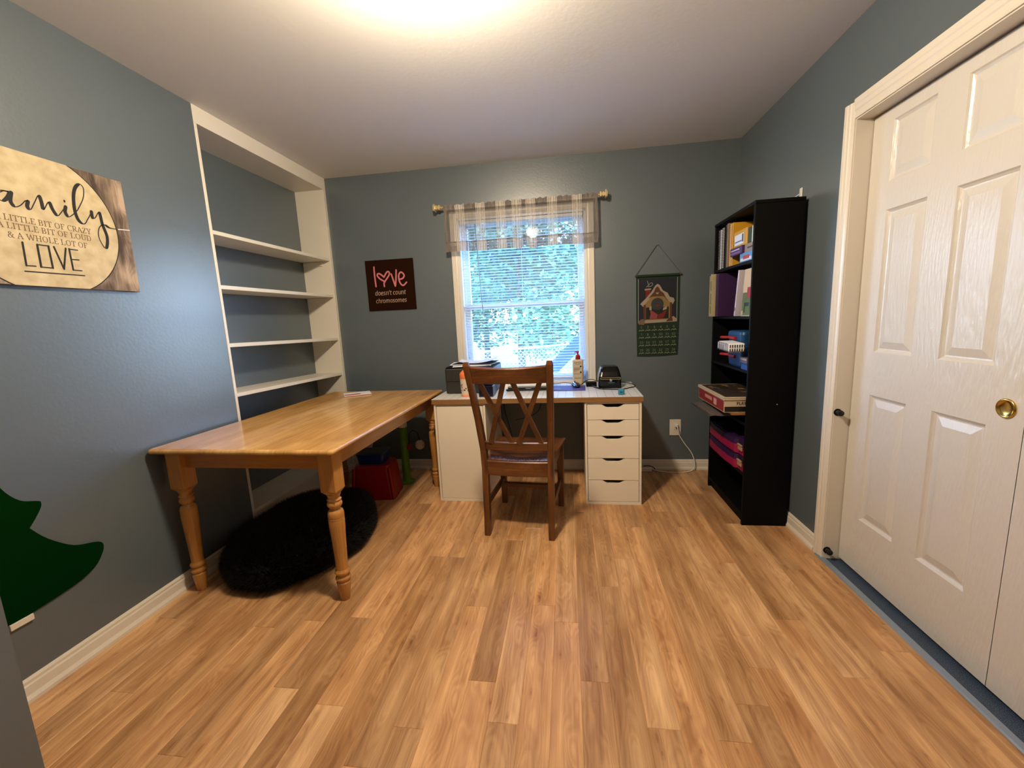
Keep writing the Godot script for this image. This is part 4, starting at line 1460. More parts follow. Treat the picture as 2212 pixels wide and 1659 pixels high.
		for p in shape: s2.append(p * 0.985)
		extrude(st, s2, -0.086, -0.052, X, 30.0)
		for p in shape.size(): s2[p] = shape[p] * 0.90
		extrude(st, s2, -0.092, -0.086, X, 30.0)
		done(st, "lid", purp, g)
		box("latch", g, latch, Vector3(-0.106, 0.030, 0.205), Vector3(-0.096, 0.066, 0.258), 0.003)
		box("latch_lip", g, latch, Vector3(-0.110, 0.058, 0.201), Vector3(-0.100, 0.067, 0.262), 0.003)
	var an := thing("wall_anchor", "small white anti-tip bracket above the black bookcase", "bracket", Vector3(3.157, 1.8052, 0.825))
	box("plate", an, M.white, Vector3(-0.006, 0.0, -0.010), Vector3(-0.001, 0.062, 0.012), 0.001)
	st = S()
	tube(st, [Vector3(-0.005, 0.035, 0), Vector3(-0.02, 0.022, -0.03), Vector3(-0.035, 0.004, -0.045)], 0.0025, 6, 4)
	done(st, "strap", M.white, an)
	st = S()
	lathe(st, [0, 0.0, 0.009, 0.0, 0.009, 0.004, 0.006, 0.007, 0, 0.008], 12, Transform3D(Basis.IDENTITY, Vector3(-0.038, 0.0, -0.048)))
	done(st, "screw_mount", M.white, an)

# ---------------------------------------------------------------- on the walls
func wall_things():
	# round family sign, print on a weathered board; local x runs towards the back wall
	var g := thing("family_sign", "weathered wood wall sign with cream circle reading family and love", "sign", Vector3(0.002, 1.680, 1.975))
	g.basis = Basis(Vector3(0, 0, -1), Vector3.UP, Vector3(1, 0, 0))
	grain = 1
	var st := S()
	bb(st, Vector3(0, 0, 0.010), Vector3(0.63, 0.464, 0.019), 0.001)
	done(st, "board", M.signwood, g)
	var rect := poly2([-0.3149, -0.2319, 0.3149, -0.2319, 0.3149, 0.2319, -0.3149, 0.2319])
	var cream := mat("signcream", Color(0.76, 0.70, 0.57), 0.65)
	var ct := noisetex(0.02, 71)
	var rmp := Gradient.new()
	rmp.set_color(0, Color(0.86, 0.84, 0.80))
	rmp.set_color(1, Color(1, 1, 1))
	ct.color_ramp = rmp
	cream.albedo_texture = ct
	cream.uv1_scale = Vector3(3, 3, 1)
	for q in [["circle_outline", 0.2625, 0.0194, 0.0199, M.ink], ["circle", 0.2585, 0.0199, 0.0203, cream]]:
		st = S()
		for p in Geometry2D.intersect_polygons(ellipse(q[1], q[1], 96), rect):
			extrude(st, p, q[2], q[3])
		done(st, q[0], q[4], g)
	var conv := func(a: Array) -> Array:
		var o := []
		for i in range(0, a.size(), 2):
			o.append(1.975 - a[i])
			o.append(a[i + 1] - 1.680)
		return o
	st = S()
	for a in [[2.075, 1.755, 2.065, 1.762, 2.051, 1.760, 2.062, 1.738, 2.076, 1.727, 2.088, 1.738, 2.086, 1.752, 2.072, 1.762, 2.052, 1.762], [2.046, 1.762, 2.053, 1.732, 2.044, 1.716, 2.028, 1.724, 2.012, 1.743],
		[2.012, 1.743, 2.004, 1.745, 2.009, 1.725, 2.001, 1.717, 1.987, 1.741, 1.969, 1.773, 1.964, 1.755, 1.962, 1.726, 1.946, 1.752, 1.939, 1.756, 1.933, 1.732, 1.922, 1.714, 1.908, 1.728, 1.89, 1.754],
		[1.889, 1.754, 1.894, 1.733, 1.886, 1.718, 1.869, 1.73, 1.85, 1.751], [1.85, 1.751, 1.823, 1.8, 1.814, 1.84, 1.825, 1.854, 1.843, 1.836, 1.855, 1.8, 1.86, 1.749, 1.854, 1.713, 1.836, 1.702, 1.819, 1.725, 1.804, 1.75],
		[1.801, 1.757, 1.801, 1.733, 1.791, 1.736, 1.774, 1.761, 1.77, 1.749, 1.768, 1.714, 1.759, 1.667, 1.767, 1.626, 1.778, 1.622, 1.791, 1.657, 1.787, 1.689, 1.775, 1.708, 1.759, 1.714, 1.742, 1.706, 1.711, 1.706],
		[2.110, 1.715, 2.125, 1.76, 2.118, 1.83, 2.13, 1.85, 2.142, 1.82, 2.145, 1.74, 2.15, 1.66, 2.165, 1.64, 2.172, 1.665, 2.15, 1.70, 2.11, 1.715, 2.09, 1.73]]:
		stroke(st, conv.call(a), 0.0032, 0.0032, 0.0203, 0.0206, Transform3D.IDENTITY, 0.0115)
	stroke(st, conv.call([1.889, 1.776, 1.8892, 1.772]), 0.006, 0.006, 0.0203, 0.0206)
	done(st, "script_lettering", M.ink, g)
	st = S()
	stroke(st, conv.call([1.714, 1.706, 1.69, 1.709, 1.661, 1.712]), 0.0032, 0.0032, 0.0199, 0.0204)
	done(st, "script_tail", M.paper, g)
	var brown := mat("signbrown", Color(0.36, 0.28, 0.20), 0.7)
	for q in [["A LITTLE BIT OF CRAZY", 0.678, 1.962, 0.29], ["A LITTLE BIT OF LOUD", 0.651, 1.962, 0.282], ["& A WHOLE LOT OF", 0.620, 1.960, 0.240]]:
		lettering(q[0], 0.0195, true, brown, g, Transform3D(Basis.IDENTITY, Vector3(1.975 - q[2], 1.0 + q[1] - 1.680 - 0.003, 0.0205)), q[3])
	st = S()
	for a in [[2.045, 1.597, 2.048, 1.517, 2.021, 1.518], [2.004, 1.596, 1.971, 1.596], [1.971, 1.596, 1.971, 1.517], [1.971, 1.517, 2.006, 1.517], [2.006, 1.517, 2.004, 1.596], [1.954, 1.596, 1.936, 1.517], [1.936, 1.517, 1.917, 1.596], [1.906, 1.596, 1.906, 1.517], [1.906, 1.595, 1.878, 1.595], [1.906, 1.517, 1.877, 1.517], [1.906, 1.557, 1.880, 1.558], [2.056, 1.497, 1.871, 1.499]]:
		var c: Array = conv.call(a)
		for i in range(0, c.size() - 2, 2):
			var w := 0.0062 if absf(c[i] - c[i + 2]) < 0.022 else 0.004
			stroke(st, [c[i], c[i + 1], c[i + 2], c[i + 3]], w, w, 0.0203, 0.0206)
	done(st, "love_lettering", M.ink, g)

	var brown_panel := mat("lovebrown", Color(0.14, 0.07, 0.04), 0.9)
	brown_panel.metallic_specular = 0.1
	# brown love sign on the back wall
	var b := thing("love_sign", "square dark brown sign with pink love lettering on the back wall", "sign", Vector3(0.489, 1.574, 0.001))
	st = S()
	bb(st, Vector3(0, 0, 0.006), Vector3(0.408, 0.404, 0.012), 0.002)
	done(st, "panel", brown_panel, b)
	var pinkm := mat("lovepink", Color(0.78, 0.44, 0.47), 0.6)
	st = S()
	var off := func(a: Array) -> Array:
		var o := []
		for i in range(0, a.size(), 2):
			o.append(a[i] - 0.489)
			o.append(a[i + 1] - 1.574)
		return o
	for a in [[0.361, 1.723, 0.36, 1.66, 0.364, 1.567], [0.436, 1.565, 0.436, 1.592, 0.452, 1.614, 0.480, 1.647, 0.489, 1.668, 0.478, 1.681, 0.462, 1.672, 0.439, 1.639], [0.439, 1.639, 0.413, 1.662, 0.392, 1.669, 0.383, 1.654, 0.405, 1.626, 0.445, 1.602], [0.503, 1.66, 0.517, 1.61, 0.530, 1.563], [0.530, 1.563, 0.539, 1.61, 0.548, 1.689], [0.567, 1.615, 0.597, 1.620, 0.612, 1.645, 0.589, 1.67, 0.568, 1.651, 0.566, 1.608, 0.581, 1.574, 0.601, 1.566, 0.628, 1.588]]:
		stroke(st, off.call(a), 0.0125, 0.0125, 0.012, 0.0126)
	done(st, "love_lettering", pinkm, b)
	var pale := mat("lovepale", Color(0.70, 0.60, 0.53), 0.6)
	var sk := Basis(Vector3(1, 0, 0), Vector3(0.12, 1, 0), Vector3(0, 0, 1))
	lettering("doesn't count", 0.036, false, pale, b, Transform3D(sk, Vector3(0.482 - 0.489, 1.512 - 1.574, 0.0123)), 0.262)
	lettering("chromosomes", 0.034, false, pale, b, Transform3D(sk, Vector3(0.484 - 0.489, 1.449 - 1.574, 0.0123)), 0.262)

	# green christmas tree cut-out
	var t := thing("tree_cutout", "dark green Christmas tree cut-out on the left wall near the floor", "decoration", Vector3(0.001, 0.277, 2.268))
	t.basis = Basis(Vector3(0, 0, -1), Vector3.UP, Vector3(1, 0, 0))
	var half := []
	for a in [[2.268, 0.93, 2.255, 0.84, 2.238, 0.765, 2.20, 0.706, 2.152, 0.682, 2.146, 0.672, 2.150, 0.655, 2.170, 0.625, 2.192, 0.598], [2.192, 0.598, 2.15, 0.535, 2.08, 0.468, 2.010, 0.441, 1.990, 0.428, 1.986, 0.410, 1.995, 0.385, 2.024, 0.349, 2.08, 0.322, 2.16, 0.308, 2.24, 0.300, 2.268, 0.300]]:
		var pts := []
		for i in range(0, a.size(), 2): pts.append(Vector2(2.268 - a[i], a[i + 1] - 0.277))
		half.append_array(smooth_path(pts, 4))
	var full := PackedVector2Array()
	for p in half: full.append(p)
	half.reverse()
	for p in half:
		if p.x > 0.001: full.append(Vector2(-p.x, p.y))
	var clean := PackedVector2Array()
	for p in full:
		if clean.is_empty() or clean[-1].distance_to(p) > 0.001: clean.append(p)
	st = S()
	extrude(st, clean, 0.0, 0.006, Transform3D.IDENTITY, 40.0)
	var felt := mat("treegreen", Color(0.012, 0.145, 0.025), 0.95)
	felt.metallic_specular = 0.08
	done(st, "tree", felt, t)
	box("trunk_trim", t, M.trim, Vector3(-0.032, 0.0, 0.0), Vector3(0.032, 0.022, 0.010), 0.001)

	calendar()
	outlet()

func calendar():
	var c := thing("wall_calendar", "green fabric countdown calendar with a snowy house hanging on the back wall", "calendar", Vector3(2.600, 0.922, 0.001))
	var gm := mat("calgreen", Color(0.075, 0.165, 0.105), 0.9)
	var st := S()
	# cloth with a slight wave at the bottom
	var pl := PackedVector2Array([Vector2(-0.152, 0.0), Vector2(-0.06, -0.004), Vector2(0.05, -0.002), Vector2(0.15, 0.006), Vector2(0.158, 0.3), Vector2(0.160, 0.606), Vector2(-0.160, 0.606), Vector2(-0.158, 0.3)])
	extrude(st, pl, 0.002, 0.004)
	done(st, "cloth", gm, c)
	st = S()
	tube(st, [Vector3(-0.168, 0.609, 0.008), Vector3(0.172, 0.606, 0.008)], 0.006, 8, 1)
	done(st, "top_rod", mat("calrod", Color(0.30, 0.17, 0.10), 0.5), c)
	st = S()
	tube(st, [Vector3(-0.155, 0.608, 0.008), Vector3(0.155, 0.606, 0.008)], 0.0095, 10, 1)
	done(st, "rod_sleeve", gm, c)
	st = S()
	tube(st, [Vector3(-0.165, 0.612, 0.010), Vector3(-0.005, 0.834, 0.004)], 0.0016, 5, 1)
	tube(st, [Vector3(-0.005, 0.834, 0.004), Vector3(0.170, 0.610, 0.006)], 0.0010, 5, 1)
	done(st, "hanging_cord", mat("calcord", Color(0.25, 0.13, 0.08), 0.7), c)
	st = S()
	lathe(st, [0, 0.012, 0.004, 0.012, 0.004, 0.010, 0.0015, 0.010, 0.0015, 0.0], 10, Transform3D(Basis(Vector3.RIGHT, PI / 2), Vector3(-0.005, 0.832, -0.001)))
	done(st, "nail", M.chrome, c)
	var navy := mat("calnavy", Color(0.07, 0.08, 0.14), 0.8)
	var snow := mat("calsnow", Color(0.58, 0.52, 0.46), 0.85)
	var wood_ := mat("calwood", Color(0.30, 0.17, 0.09), 0.8)
	var creamc := mat("calcream", Color(0.50, 0.40, 0.24), 0.8)
	var redc := mat("calred", Color(0.42, 0.06, 0.04), 0.8)
	var pinkc := mat("calpink", Color(0.52, 0.22, 0.22), 0.8)
	var grey := mat("calgrey", Color(0.16, 0.19, 0.19), 0.8)
	var stripe := mat("calstripe", Color(0.52, 0.55, 0.50), 0.8)
	# patches: name, material, layer, outline
	var items := [["picture", navy, 1, [-0.142, 0.252, 0.140, 0.258, 0.140, 0.585, -0.142, 0.585]], ["white_stripe", stripe, 2, [-0.146, 0.255, -0.142, 0.255, -0.142, 0.585, -0.146, 0.585]], ["white_stripe", stripe, 2, [0.138, 0.262, 0.142, 0.262, 0.142, 0.588, 0.138, 0.588]],
		["pine_tree", mat("calpine", Color(0.05, 0.09, 0.07), 0.8), 2, [0.06, 0.36, 0.135, 0.36, 0.115, 0.44, 0.13, 0.44, 0.105, 0.52, 0.095, 0.545, 0.085, 0.52, 0.06, 0.44, 0.075, 0.44]],
		["snow_ground", snow, 3, [-0.140, 0.252, 0.139, 0.258, 0.139, 0.278, 0.115, 0.300, 0.09, 0.285, -0.09, 0.280, -0.115, 0.285, -0.14, 0.27]],
		["chimney", redc, 3, [-0.088, 0.43, -0.060, 0.45, -0.055, 0.505, -0.092, 0.500]], ["chimney_snow", snow, 4, [-0.098, 0.500, -0.05, 0.504, -0.052, 0.514, -0.096, 0.512]],
		["snow_roof", snow, 4, [-0.130, 0.400, -0.105, 0.375, -0.06, 0.430, -0.005, 0.525, 0.045, 0.455, 0.09, 0.400, 0.108, 0.388, 0.122, 0.415, 0.115, 0.435, 0.085, 0.445, 0.070, 0.475, 0.035, 0.495, 0.012, 0.535, -0.005, 0.545, -0.022, 0.530, -0.05, 0.485, -0.085, 0.445, -0.105, 0.425]],
		["house_wall", creamc, 5, [-0.10, 0.275, 0.098, 0.278, 0.098, 0.395, 0.06, 0.430, 0.03, 0.475, -0.035, 0.475, -0.07, 0.425, -0.10, 0.392]],
		["gable", wood_, 6, [-0.07, 0.440, -0.045, 0.452, 0.035, 0.452, 0.058, 0.440, 0.04, 0.475, 0.015, 0.495, 0.008, 0.515, -0.006, 0.526, -0.02, 0.512, -0.03, 0.485]],
		["post", wood_, 7, [-0.106, 0.275, -0.090, 0.275, -0.090, 0.395, -0.106, 0.390]], ["post", wood_, 7, [0.088, 0.275, 0.104, 0.275, 0.104, 0.400, 0.088, 0.405]], ["post_base", wood_, 8, [0.06, 0.262, 0.11, 0.264, 0.106, 0.29, 0.085, 0.288]],
		["doorway", mat("calroom", Color(0.06, 0.085, 0.06), 0.8), 6, [-0.088, 0.282, 0.080, 0.284, 0.080, 0.372, -0.088, 0.372]],
		["pink_bundle", pinkc, 8, [-0.06, 0.285, -0.005, 0.285, 0.0, 0.315, -0.02, 0.33, -0.05, 0.35, -0.058, 0.35, -0.052, 0.325]], ["red_bundle", redc, 8, [0.0, 0.285, 0.04, 0.287, 0.065, 0.34, 0.06, 0.35, 0.03, 0.325, 0.005, 0.318]],
		["cream_bundle", snow, 8, [-0.062, 0.352, -0.045, 0.352, -0.048, 0.378, -0.062, 0.378]], ["cream_bundle", snow, 8, [0.035, 0.345, 0.066, 0.355, 0.066, 0.378, 0.04, 0.365]], ["snow_mound", mat("calmound", Color(0.42, 0.33, 0.26), 0.9), 9, [-0.142, 0.245, -0.10, 0.240, -0.095, 0.265, -0.105, 0.285, -0.128, 0.282, -0.14, 0.265]]]
	for q in items:
		st = S()
		extrude(st, poly2(q[3]), 0.004 + (q[2] - 1) * 0.0004, 0.0045 + q[2] * 0.0004)
		done(st, q[0], q[1], c)
	for q in [["round_window", grey, ellipse(0.046, 0.046, 24, Vector2(-0.004, 0.395))], ["wreath", redc, ellipse(0.013, 0.011, 12, Vector2(-0.002, 0.382))], ["gable_heart", snow, poly2([-0.005, 0.466, 0.006, 0.477, 0.004, 0.482, -0.004, 0.479, -0.012, 0.483, -0.016, 0.477])]]:
		st = S()
		extrude(st, q[2], 0.008 if q[0] == "wreath" else 0.0068, 0.0086 if q[0] == "wreath" else 0.0078)
		done(st, q[0], q[1], c)
	st = S()
	stroke(st, [-0.085, 0.525, -0.07, 0.54, -0.078, 0.565, -0.08, 0.57], 0.004, 0.003, 0.0050, 0.0056)
	stroke(st, [-0.075, 0.528, -0.055, 0.528, -0.04, 0.54, -0.043, 0.553, -0.058, 0.552, -0.068, 0.535], 0.004, 0.003, 0.0050, 0.0056)
	done(st, "chimney_smoke", stripe, c)
	# pocket rows with numbers 1 to 24
	var holly := mat("calholly", Color(0.46, 0.48, 0.40), 0.8)
	var rowy := [0.198, 0.142, 0.082, 0.022]
	for i in 4:
		st = S()
		bb(st, Vector3(0, rowy[i] + 0.012, 0.0055), Vector3(0.285, 0.040, 0.0025), 0.001)
		done(st, "pocket_row", gm, c)
		for j in 6:
			var x := -0.120 + j * 0.0475
			lettering(str(i * 6 + j + 1), 0.017, true, holly, c, Transform3D(Basis.IDENTITY, Vector3(x, rowy[i] + 0.024, 0.0070)), 0.0, "number")
			st = S()
			stroke(st, [x - 0.018, rowy[i] - 0.004, x - 0.008, rowy[i] + 0.004, x + 0.002, rowy[i] - 0.003, x + 0.010, rowy[i] + 0.006, x + 0.018, rowy[i] - 0.002], 0.0045, 0.0045, 0.0068, 0.0072)
			done(st, "holly_mark", holly, c)

func outlet():
	var o := thing("wall_outlet", "cream wall outlet plate with a plugged-in white cord by the bookcase", "outlet", Vector3(2.742, 0.348, 0.001))
	var st := S()
	bb(st, Vector3(0, 0, 0.003), Vector3(0.086, 0.130, 0.006), 0.002)
	done(st, "plate", M.trim, o)
	for s in [-1.0, 1.0]:
		st = S()
		extrude(st, round_rect(0.034, 0.028, 0.012, 5, Vector2(0, s * 0.0195)), 0.006, 0.0075)
		var f := done(st, "socket", M.trim, o)
		for x in [-0.0065, 0.0065]:
			st = S()
			bb(st, Vector3(x, s * 0.0195 + 0.003, 0.0072), Vector3(0.0022, 0.008, 0.001), 0.0)
			done(st, "slot", M.ink, f)
	var p := thing("power_strip", "white power strip on the floor with its cord running up to the outlet", "power strip", Vector3(2.47, 0, 0.045))
	box("body", p, M.white, Vector3(-0.14, 0.0, -0.022), Vector3(0.085, 0.036, 0.022), 0.006)
	for k in 4:
		st = S()
		extrude(st, round_rect(0.03, 0.026, 0.010, 4, Vector2(-0.11 + k * 0.045, 0)), 0.036, 0.0372, Transform3D(Basis(Vector3.RIGHT, -PI / 2), Vector3.ZERO))
		done(st, "socket", M.trim, p)
	var b := p.position
	st = S()
	tube(st, [Vector3(2.555, 0.018, 0.045) - b, Vector3(2.60, 0.008, 0.06) - b, Vector3(2.70, 0.0045, 0.085) - b, Vector3(2.80, 0.0045, 0.08) - b, Vector3(2.865, 0.012, 0.05) - b, Vector3(2.885, 0.06, 0.04) - b, Vector3(2.865, 0.14, 0.03) - b, Vector3(2.81, 0.22, 0.03) - b, Vector3(2.768, 0.29, 0.035) - b, Vector3(2.755, 0.34, 0.04) - b, Vector3(2.750, 0.362, 0.035) - b], 0.0042, 8, 6)
	done(st, "cord", M.white, p)
	st = S()
	bb(st, Vector3(2.747, 0.367, 0.020) - b, Vector3(0.026, 0.026, 0.028), 0.005)
	done(st, "plug", M.white, p)
	st = S()
	tube(st, [Vector3(2.49, 0.040, 0.045) - b, Vector3(2.53, 0.047, 0.05) - b, Vector3(2.568, 0.035, 0.055) - b, Vector3(2.585, 0.006, 0.045) - b, Vector3(2.57, 0.004, 0.028) - b], 0.003, 6, 6)
	done(st, "black_cord", M.rubber, p)
	var k := thing("desk_cable", "thin black cable drooping behind the desk beside the white cabinet", "cable", Vector3(1.40, 0.0, 0.09))
	st = S()
	tube(st, [Vector3(0, 0.715, -0.04), Vector3(-0.01, 0.55, -0.02), Vector3(0.03, 0.38, 0.0), Vector3(0.06, 0.2, -0.01), Vector3(0.05, 0.004, 0.0)], 0.003, 6, 8)
	tube(st, [Vector3(0.26, 0.715, -0.03), Vector3(0.29, 0.60, -0.02), Vector3(0.27, 0.52, -0.02), Vector3(0.20, 0.47, -0.03), Vector3(0.08, 0.44, -0.02)], 0.0025, 6, 8)
	done(st, "cord", M.rubber, k)

# ---------------------------------------------------------------- on the desk
func rrings(list: Array, rad: float, cz := 0.0) -> Array:
	# list of [y, width, depth, (z shift)]
	var o := []
	for q in list:
		var ring := []
		var r: float = minf(rad, minf(q[1], q[2]) * 0.45)
		for p in round_rect(q[1], q[2], r, 4): ring.append(Vector3(p.x, q[0], p.y + (q[3] if q.size() > 3 else 0.0)))
		o.append(ring)
	return o

func desk_things():
	var y := 0.7348
	# printer
	var p := thing("office_printer", "dark grey office printer on the left end of the desk", "printer", Vector3(1.21, y, 0.29), -0.02)
	var grey := mat("printergrey", Color(0.155, 0.15, 0.145), 0.5)
	var st := S()
	loft(st, rrings([[0.004, 0.355, 0.31], [0.010, 0.36, 0.315], [0.088, 0.36, 0.315]], 0.015))
	done(st, "lower_body", grey, p)
	st = S()
	loft(st, rrings([[0.091, 0.362, 0.318], [0.176, 0.362, 0.318], [0.183, 0.355, 0.31]], 0.015))
	done(st, "upper_body", grey, p)
	box("seam", p, M.black, Vector3(-0.176, 0.086, -0.15), Vector3(0.176, 0.093, 0.1555), 0.0)
	box("front_panel", p, grey, Vector3(-0.125, 0.105, 0.157), Vector3(0.125, 0.158, 0.1615), 0.002)
	box("paper_notch", p, M.black, Vector3(-0.06, 0.006, 0.150), Vector3(-0.042, 0.032, 0.1585), 0.002)
	st = S()
	loft(st, rrings([[0.183, 0.352, 0.30], [0.192, 0.352, 0.30]], 0.01))
	done(st, "lid", M.black, p)
	var feet := S()
	for q in [[-0.15, -0.13], [0.15, -0.13], [-0.15, 0.13], [0.15, 0.13]]:
		bb(feet, Vector3(q[0], 0.002, q[1]), Vector3(0.02, 0.004, 0.02), 0.0)
	done(feet, "feet", M.rubber, p)
	var base := Vector3(1.21, y + 0.1924, 0.29)
	var pa := thing("paper_stack", "loose stack of white papers lying on the grey printer", "papers", base, 0.06)
	var k := 0
	for q in [[-0.01, 0.02, 0.12], [0.015, -0.02, -0.25], [-0.03, -0.03, 0.05]]:
		st = S()
		bb(st, Vector3(q[0], 0.002 + 0.004 * k, q[1]), Vector3(0.28, 0.0036, 0.2), 0.0, Transform3D(Basis(Vector3.UP, q[2]), Vector3.ZERO))
		done(st, "sheet_bundle", M.paper, pa)
		k += 1
	var fo := thing("dark_folder", "dark folder lying across the papers on the printer", "folder", base + Vector3(0.01, 0.0122, -0.03), -0.1)
	box("cover", fo, M.black, Vector3(-0.15, 0, -0.11), Vector3(0.15, 0.004, 0.11), 0.001)
	var pt := thing("paper_stack", "curling white sheets on top of the dark folder", "papers", base + Vector3(0.03, 0.0166, -0.04), 0.15)
	st = S()
	for i in 8:
		var t0 := -0.14 + i * 0.035
		var h0 := 0.022 * pow(absf(t0 + 0.02) / 0.14, 2.0)
		var h1 := 0.022 * pow(absf(t0 + 0.055) / 0.14, 2.0)
		quad(st, Transform3D.IDENTITY, Vector3(t0, h0 + 0.001, -0.1), Vector3(t0 + 0.035, h1 + 0.001, -0.1), Vector3(t0 + 0.035, h1 + 0.001, 0.1), Vector3(t0, h0 + 0.001, 0.1), Vector3.UP)
		quad(st, Transform3D.IDENTITY, Vector3(t0, h0, -0.1), Vector3(t0 + 0.035, h1, -0.1), Vector3(t0 + 0.035, h1, 0.1), Vector3(t0, h0, 0.1), Vector3.DOWN)
	done(st, "sheet", M.paper, pt)
	# tumbler
	var c := thing("tumbler", "orange and white patterned tumbler in front of the printer", "cup", Vector3(1.204, y, 0.545))
	var orange := mat("tumblerorange", Color(0.88, 0.47, 0.27), 0.4)
	var peach := mat("tumblerpeach", Color(0.88, 0.58, 0.44), 0.4)
	var milk := mat("tumblerwhite", Color(0.80, 0.74, 0.68), 0.4)
	st = S()
	lathe(st, [0, 0, 0.034, 0, 0.0365, 0.004, 0.0365, 0.018, 0.0355, 0.020], 28)
	done(st, "base_ring", peach, c)
	st = S()
	lathe(st, [0.0355, 0.020, 0.0375, 0.06, 0.0395, 0.124, 0.0395, 0.126], 28)
	done(st, "body", milk, c)
	st = S()
	lathe(st, [0.0397, 0.126, 0.041, 0.130, 0.0405, 0.158, 0.036, 0.167, 0.020, 0.182, 0.010, 0.186, 0.0, 0.187], 28)
	done(st, "lid", orange, c)
	var r := RandomNumberGenerator.new()
	r.seed = 3
	var pcols := [M.ink, mat("tumblerred", Color(0.45, 0.10, 0.12), 0.5), mat("tumblergreen", Color(0.16, 0.22, 0.18), 0.5), mat("tumblerbrown", Color(0.35, 0.20, 0.12), 0.5)]
	for i in 36:
		var a := r.randf() * TAU
		var hh := r.randf_range(0.03, 0.115)
		var rad := lerpf(0.0359, 0.0395, (hh - 0.02) / 0.105) + 0.0006
		st = S()
		bb(st, Vector3.ZERO, Vector3(r.randf_range(0.004, 0.008), r.randf_range(0.006, 0.013), 0.0012), 0.0005, Transform3D(Basis(Vector3.UP, a) * Basis(Vector3.BACK, r.randf_range(-1.2, 1.2)), Vector3(sin(a) * rad, hh, cos(a) * rad)))
		done(st, "leaf_mark", pcols[i % 4], c)
	# navy pencil box
	var n := thing("pencil_holder", "navy blue desk organiser between tumbler and white machine", "organiser", Vector3(1.352, y, 0.545))
	var navy := mat("navy", Color(0.035, 0.035, 0.14), 0.3)
	box("body", n, navy, Vector3(-0.05, 0, -0.05), Vector3(0.05, 0.075, 0.05), 0.004)
	box("upper_tray", n, navy, Vector3(-0.05, 0.076, -0.05), Vector3(0.05, 0.108, 0.046), 0.004)
	# white craft machine
	var m := thing("craft_machine", "white tabletop craft machine with black lower front behind the chair", "machine", Vector3(1.628, y, 0.305), -0.02)
	st = S()
	var prof := poly2([0.095, 0.028, 0.095, 0.040, 0.085, 0.046, 0.060, 0.115, 0.045, 0.138, 0.020, 0.150, -0.07, 0.150, -0.09, 0.14, -0.095, 0.10, -0.095, 0.028])
	var X := Transform3D(Basis(Vector3(0, 0, 1), Vector3.UP, Vector3(-1, 0, 0)), Vector3.ZERO)
	var white2 := mat("machinewhite", Color(0.78, 0.80, 0.84), 0.3)
	extrude(st, prof, -0.150, 0.150, X, 30.0)
	done(st, "lid", white2, m)
	for s in [-1.0, 1.0]:
		st = S()
		var pe := PackedVector2Array()
		for q in prof: pe.append(Vector2(q.x * 1.04, (q.y - 0.028) * 1.03 + 0.018))
		extrude(st, pe, s * 0.161 - 0.010, s * 0.161 + 0.010, X, 30.0)
		done(st, "end_cap", M.white, m)
	box("trim_line", m, mat("machinegrey", Color(0.32, 0.33, 0.35), 0.35), Vector3(-0.15, 0.030, 0.09), Vector3(0.15, 0.036, 0.0965), 0.001)
	box("lower_body", m, M.blackgloss, Vector3(-0.150, 0.010, -0.09), Vector3(0.150, 0.030, 0.093), 0.003)
	for q in [[-0.145, 0.075], [0.145, 0.075], [-0.145, -0.07], [0.145, -0.07]]:
		st = S()
		lathe(st, [0, 0, 0.018, 0, 0.022, 0.006, 0.022, 0.018, 0.0, 0.02], 16, Transform3D(Basis.IDENTITY, Vector3(q[0], 0, q[1])))
		done(st, "foot", M.rubber, m)
	box("logo", m, M.chrome, Vector3(-0.02, 0.018, 0.093), Vector3(0.02, 0.0225, 0.0934), 0.0)
	# mouse pad, mouse
	var pad := thing("mouse_pad", "purple mouse pad on the desk beside the lotion bottle", "mouse pad", Vector3(1.908, y, 0.318), -0.03)
	var purple := mat("padpurple", Color(0.27, 0.24, 0.55), 0.6)
	box("mat", pad, purple, Vector3(-0.125, 0, -0.105), Vector3(0.125, 0.004, 0.105), 0.001)
	box("printed_square", pad, mat("padgrey", Color(0.30, 0.34, 0.46), 0.5), Vector3(-0.10, 0.004, 0.0), Vector3(-0.05, 0.0043, 0.06), 0.0)
	var mo := thing("computer_mouse", "black computer mouse with cord on the purple mouse pad", "mouse", Vector3(1.965, y + 0.0042, 0.288), 0.25)
	st = S()
	var rg := []
	for i in 11:
		var t := i / 10.0
		var hgt := 0.036 * pow(sin(PI * clampf(t * 0.86 + 0.09, 0, 1)), 0.7)
		var wd := 0.031 * pow(sin(PI * clampf(t * 0.9 + 0.05, 0, 1)), 0.4)
		var ring := []
		for k2 in 16:
			var a := TAU * k2 / 16.0
			ring.append(Vector3(cos(a) * wd, maxf(0.0, hgt * (0.5 + 0.5 * sin(a)) if sin(a) > -0.99 else 0.0), lerpf(-0.052, 0.052, t)))
		rg.append(ring)
	loft(st, rg, Transform3D.IDENTITY, true)
	done(st, "shell", M.blackgloss, mo)
	st = S()
	lathe(st, [0, -0.004, 0.008, -0.004, 0.009, 0.0, 0.008, 0.004, 0, 0.004], 14, Transform3D(Basis(Vector3.BACK, PI / 2), Vector3(0, 0.032, -0.025)))
	done(st, "wheel", M.rubber, mo)
	st = S()
	var mb := mo.position
	var inv := mo.transform.affine_inverse()
	var path := []
	for q in [Vector3(1.952, y + 0.012, 0.235), Vector3(1.93, y + 0.010, 0.16), Vector3(1.88, y + 0.016, 0.145), Vector3(1.84, y + 0.010, 0.14), Vector3(1.79, y + 0.004, 0.13)]: path.append(inv * q)
	tube(st, path, 0.002, 6, 6)
	done(st, "cord", M.rubber, mo)
	# lotion bottle
	var b := thing("lotion_bottle", "cream lotion bottle with a red pump standing before the window", "bottle", Vector3(1.986, y, 0.150), -0.05)
	var bt := mat("bottlecream", Color(0.76, 0.70, 0.60), 0.35)
	st = S()
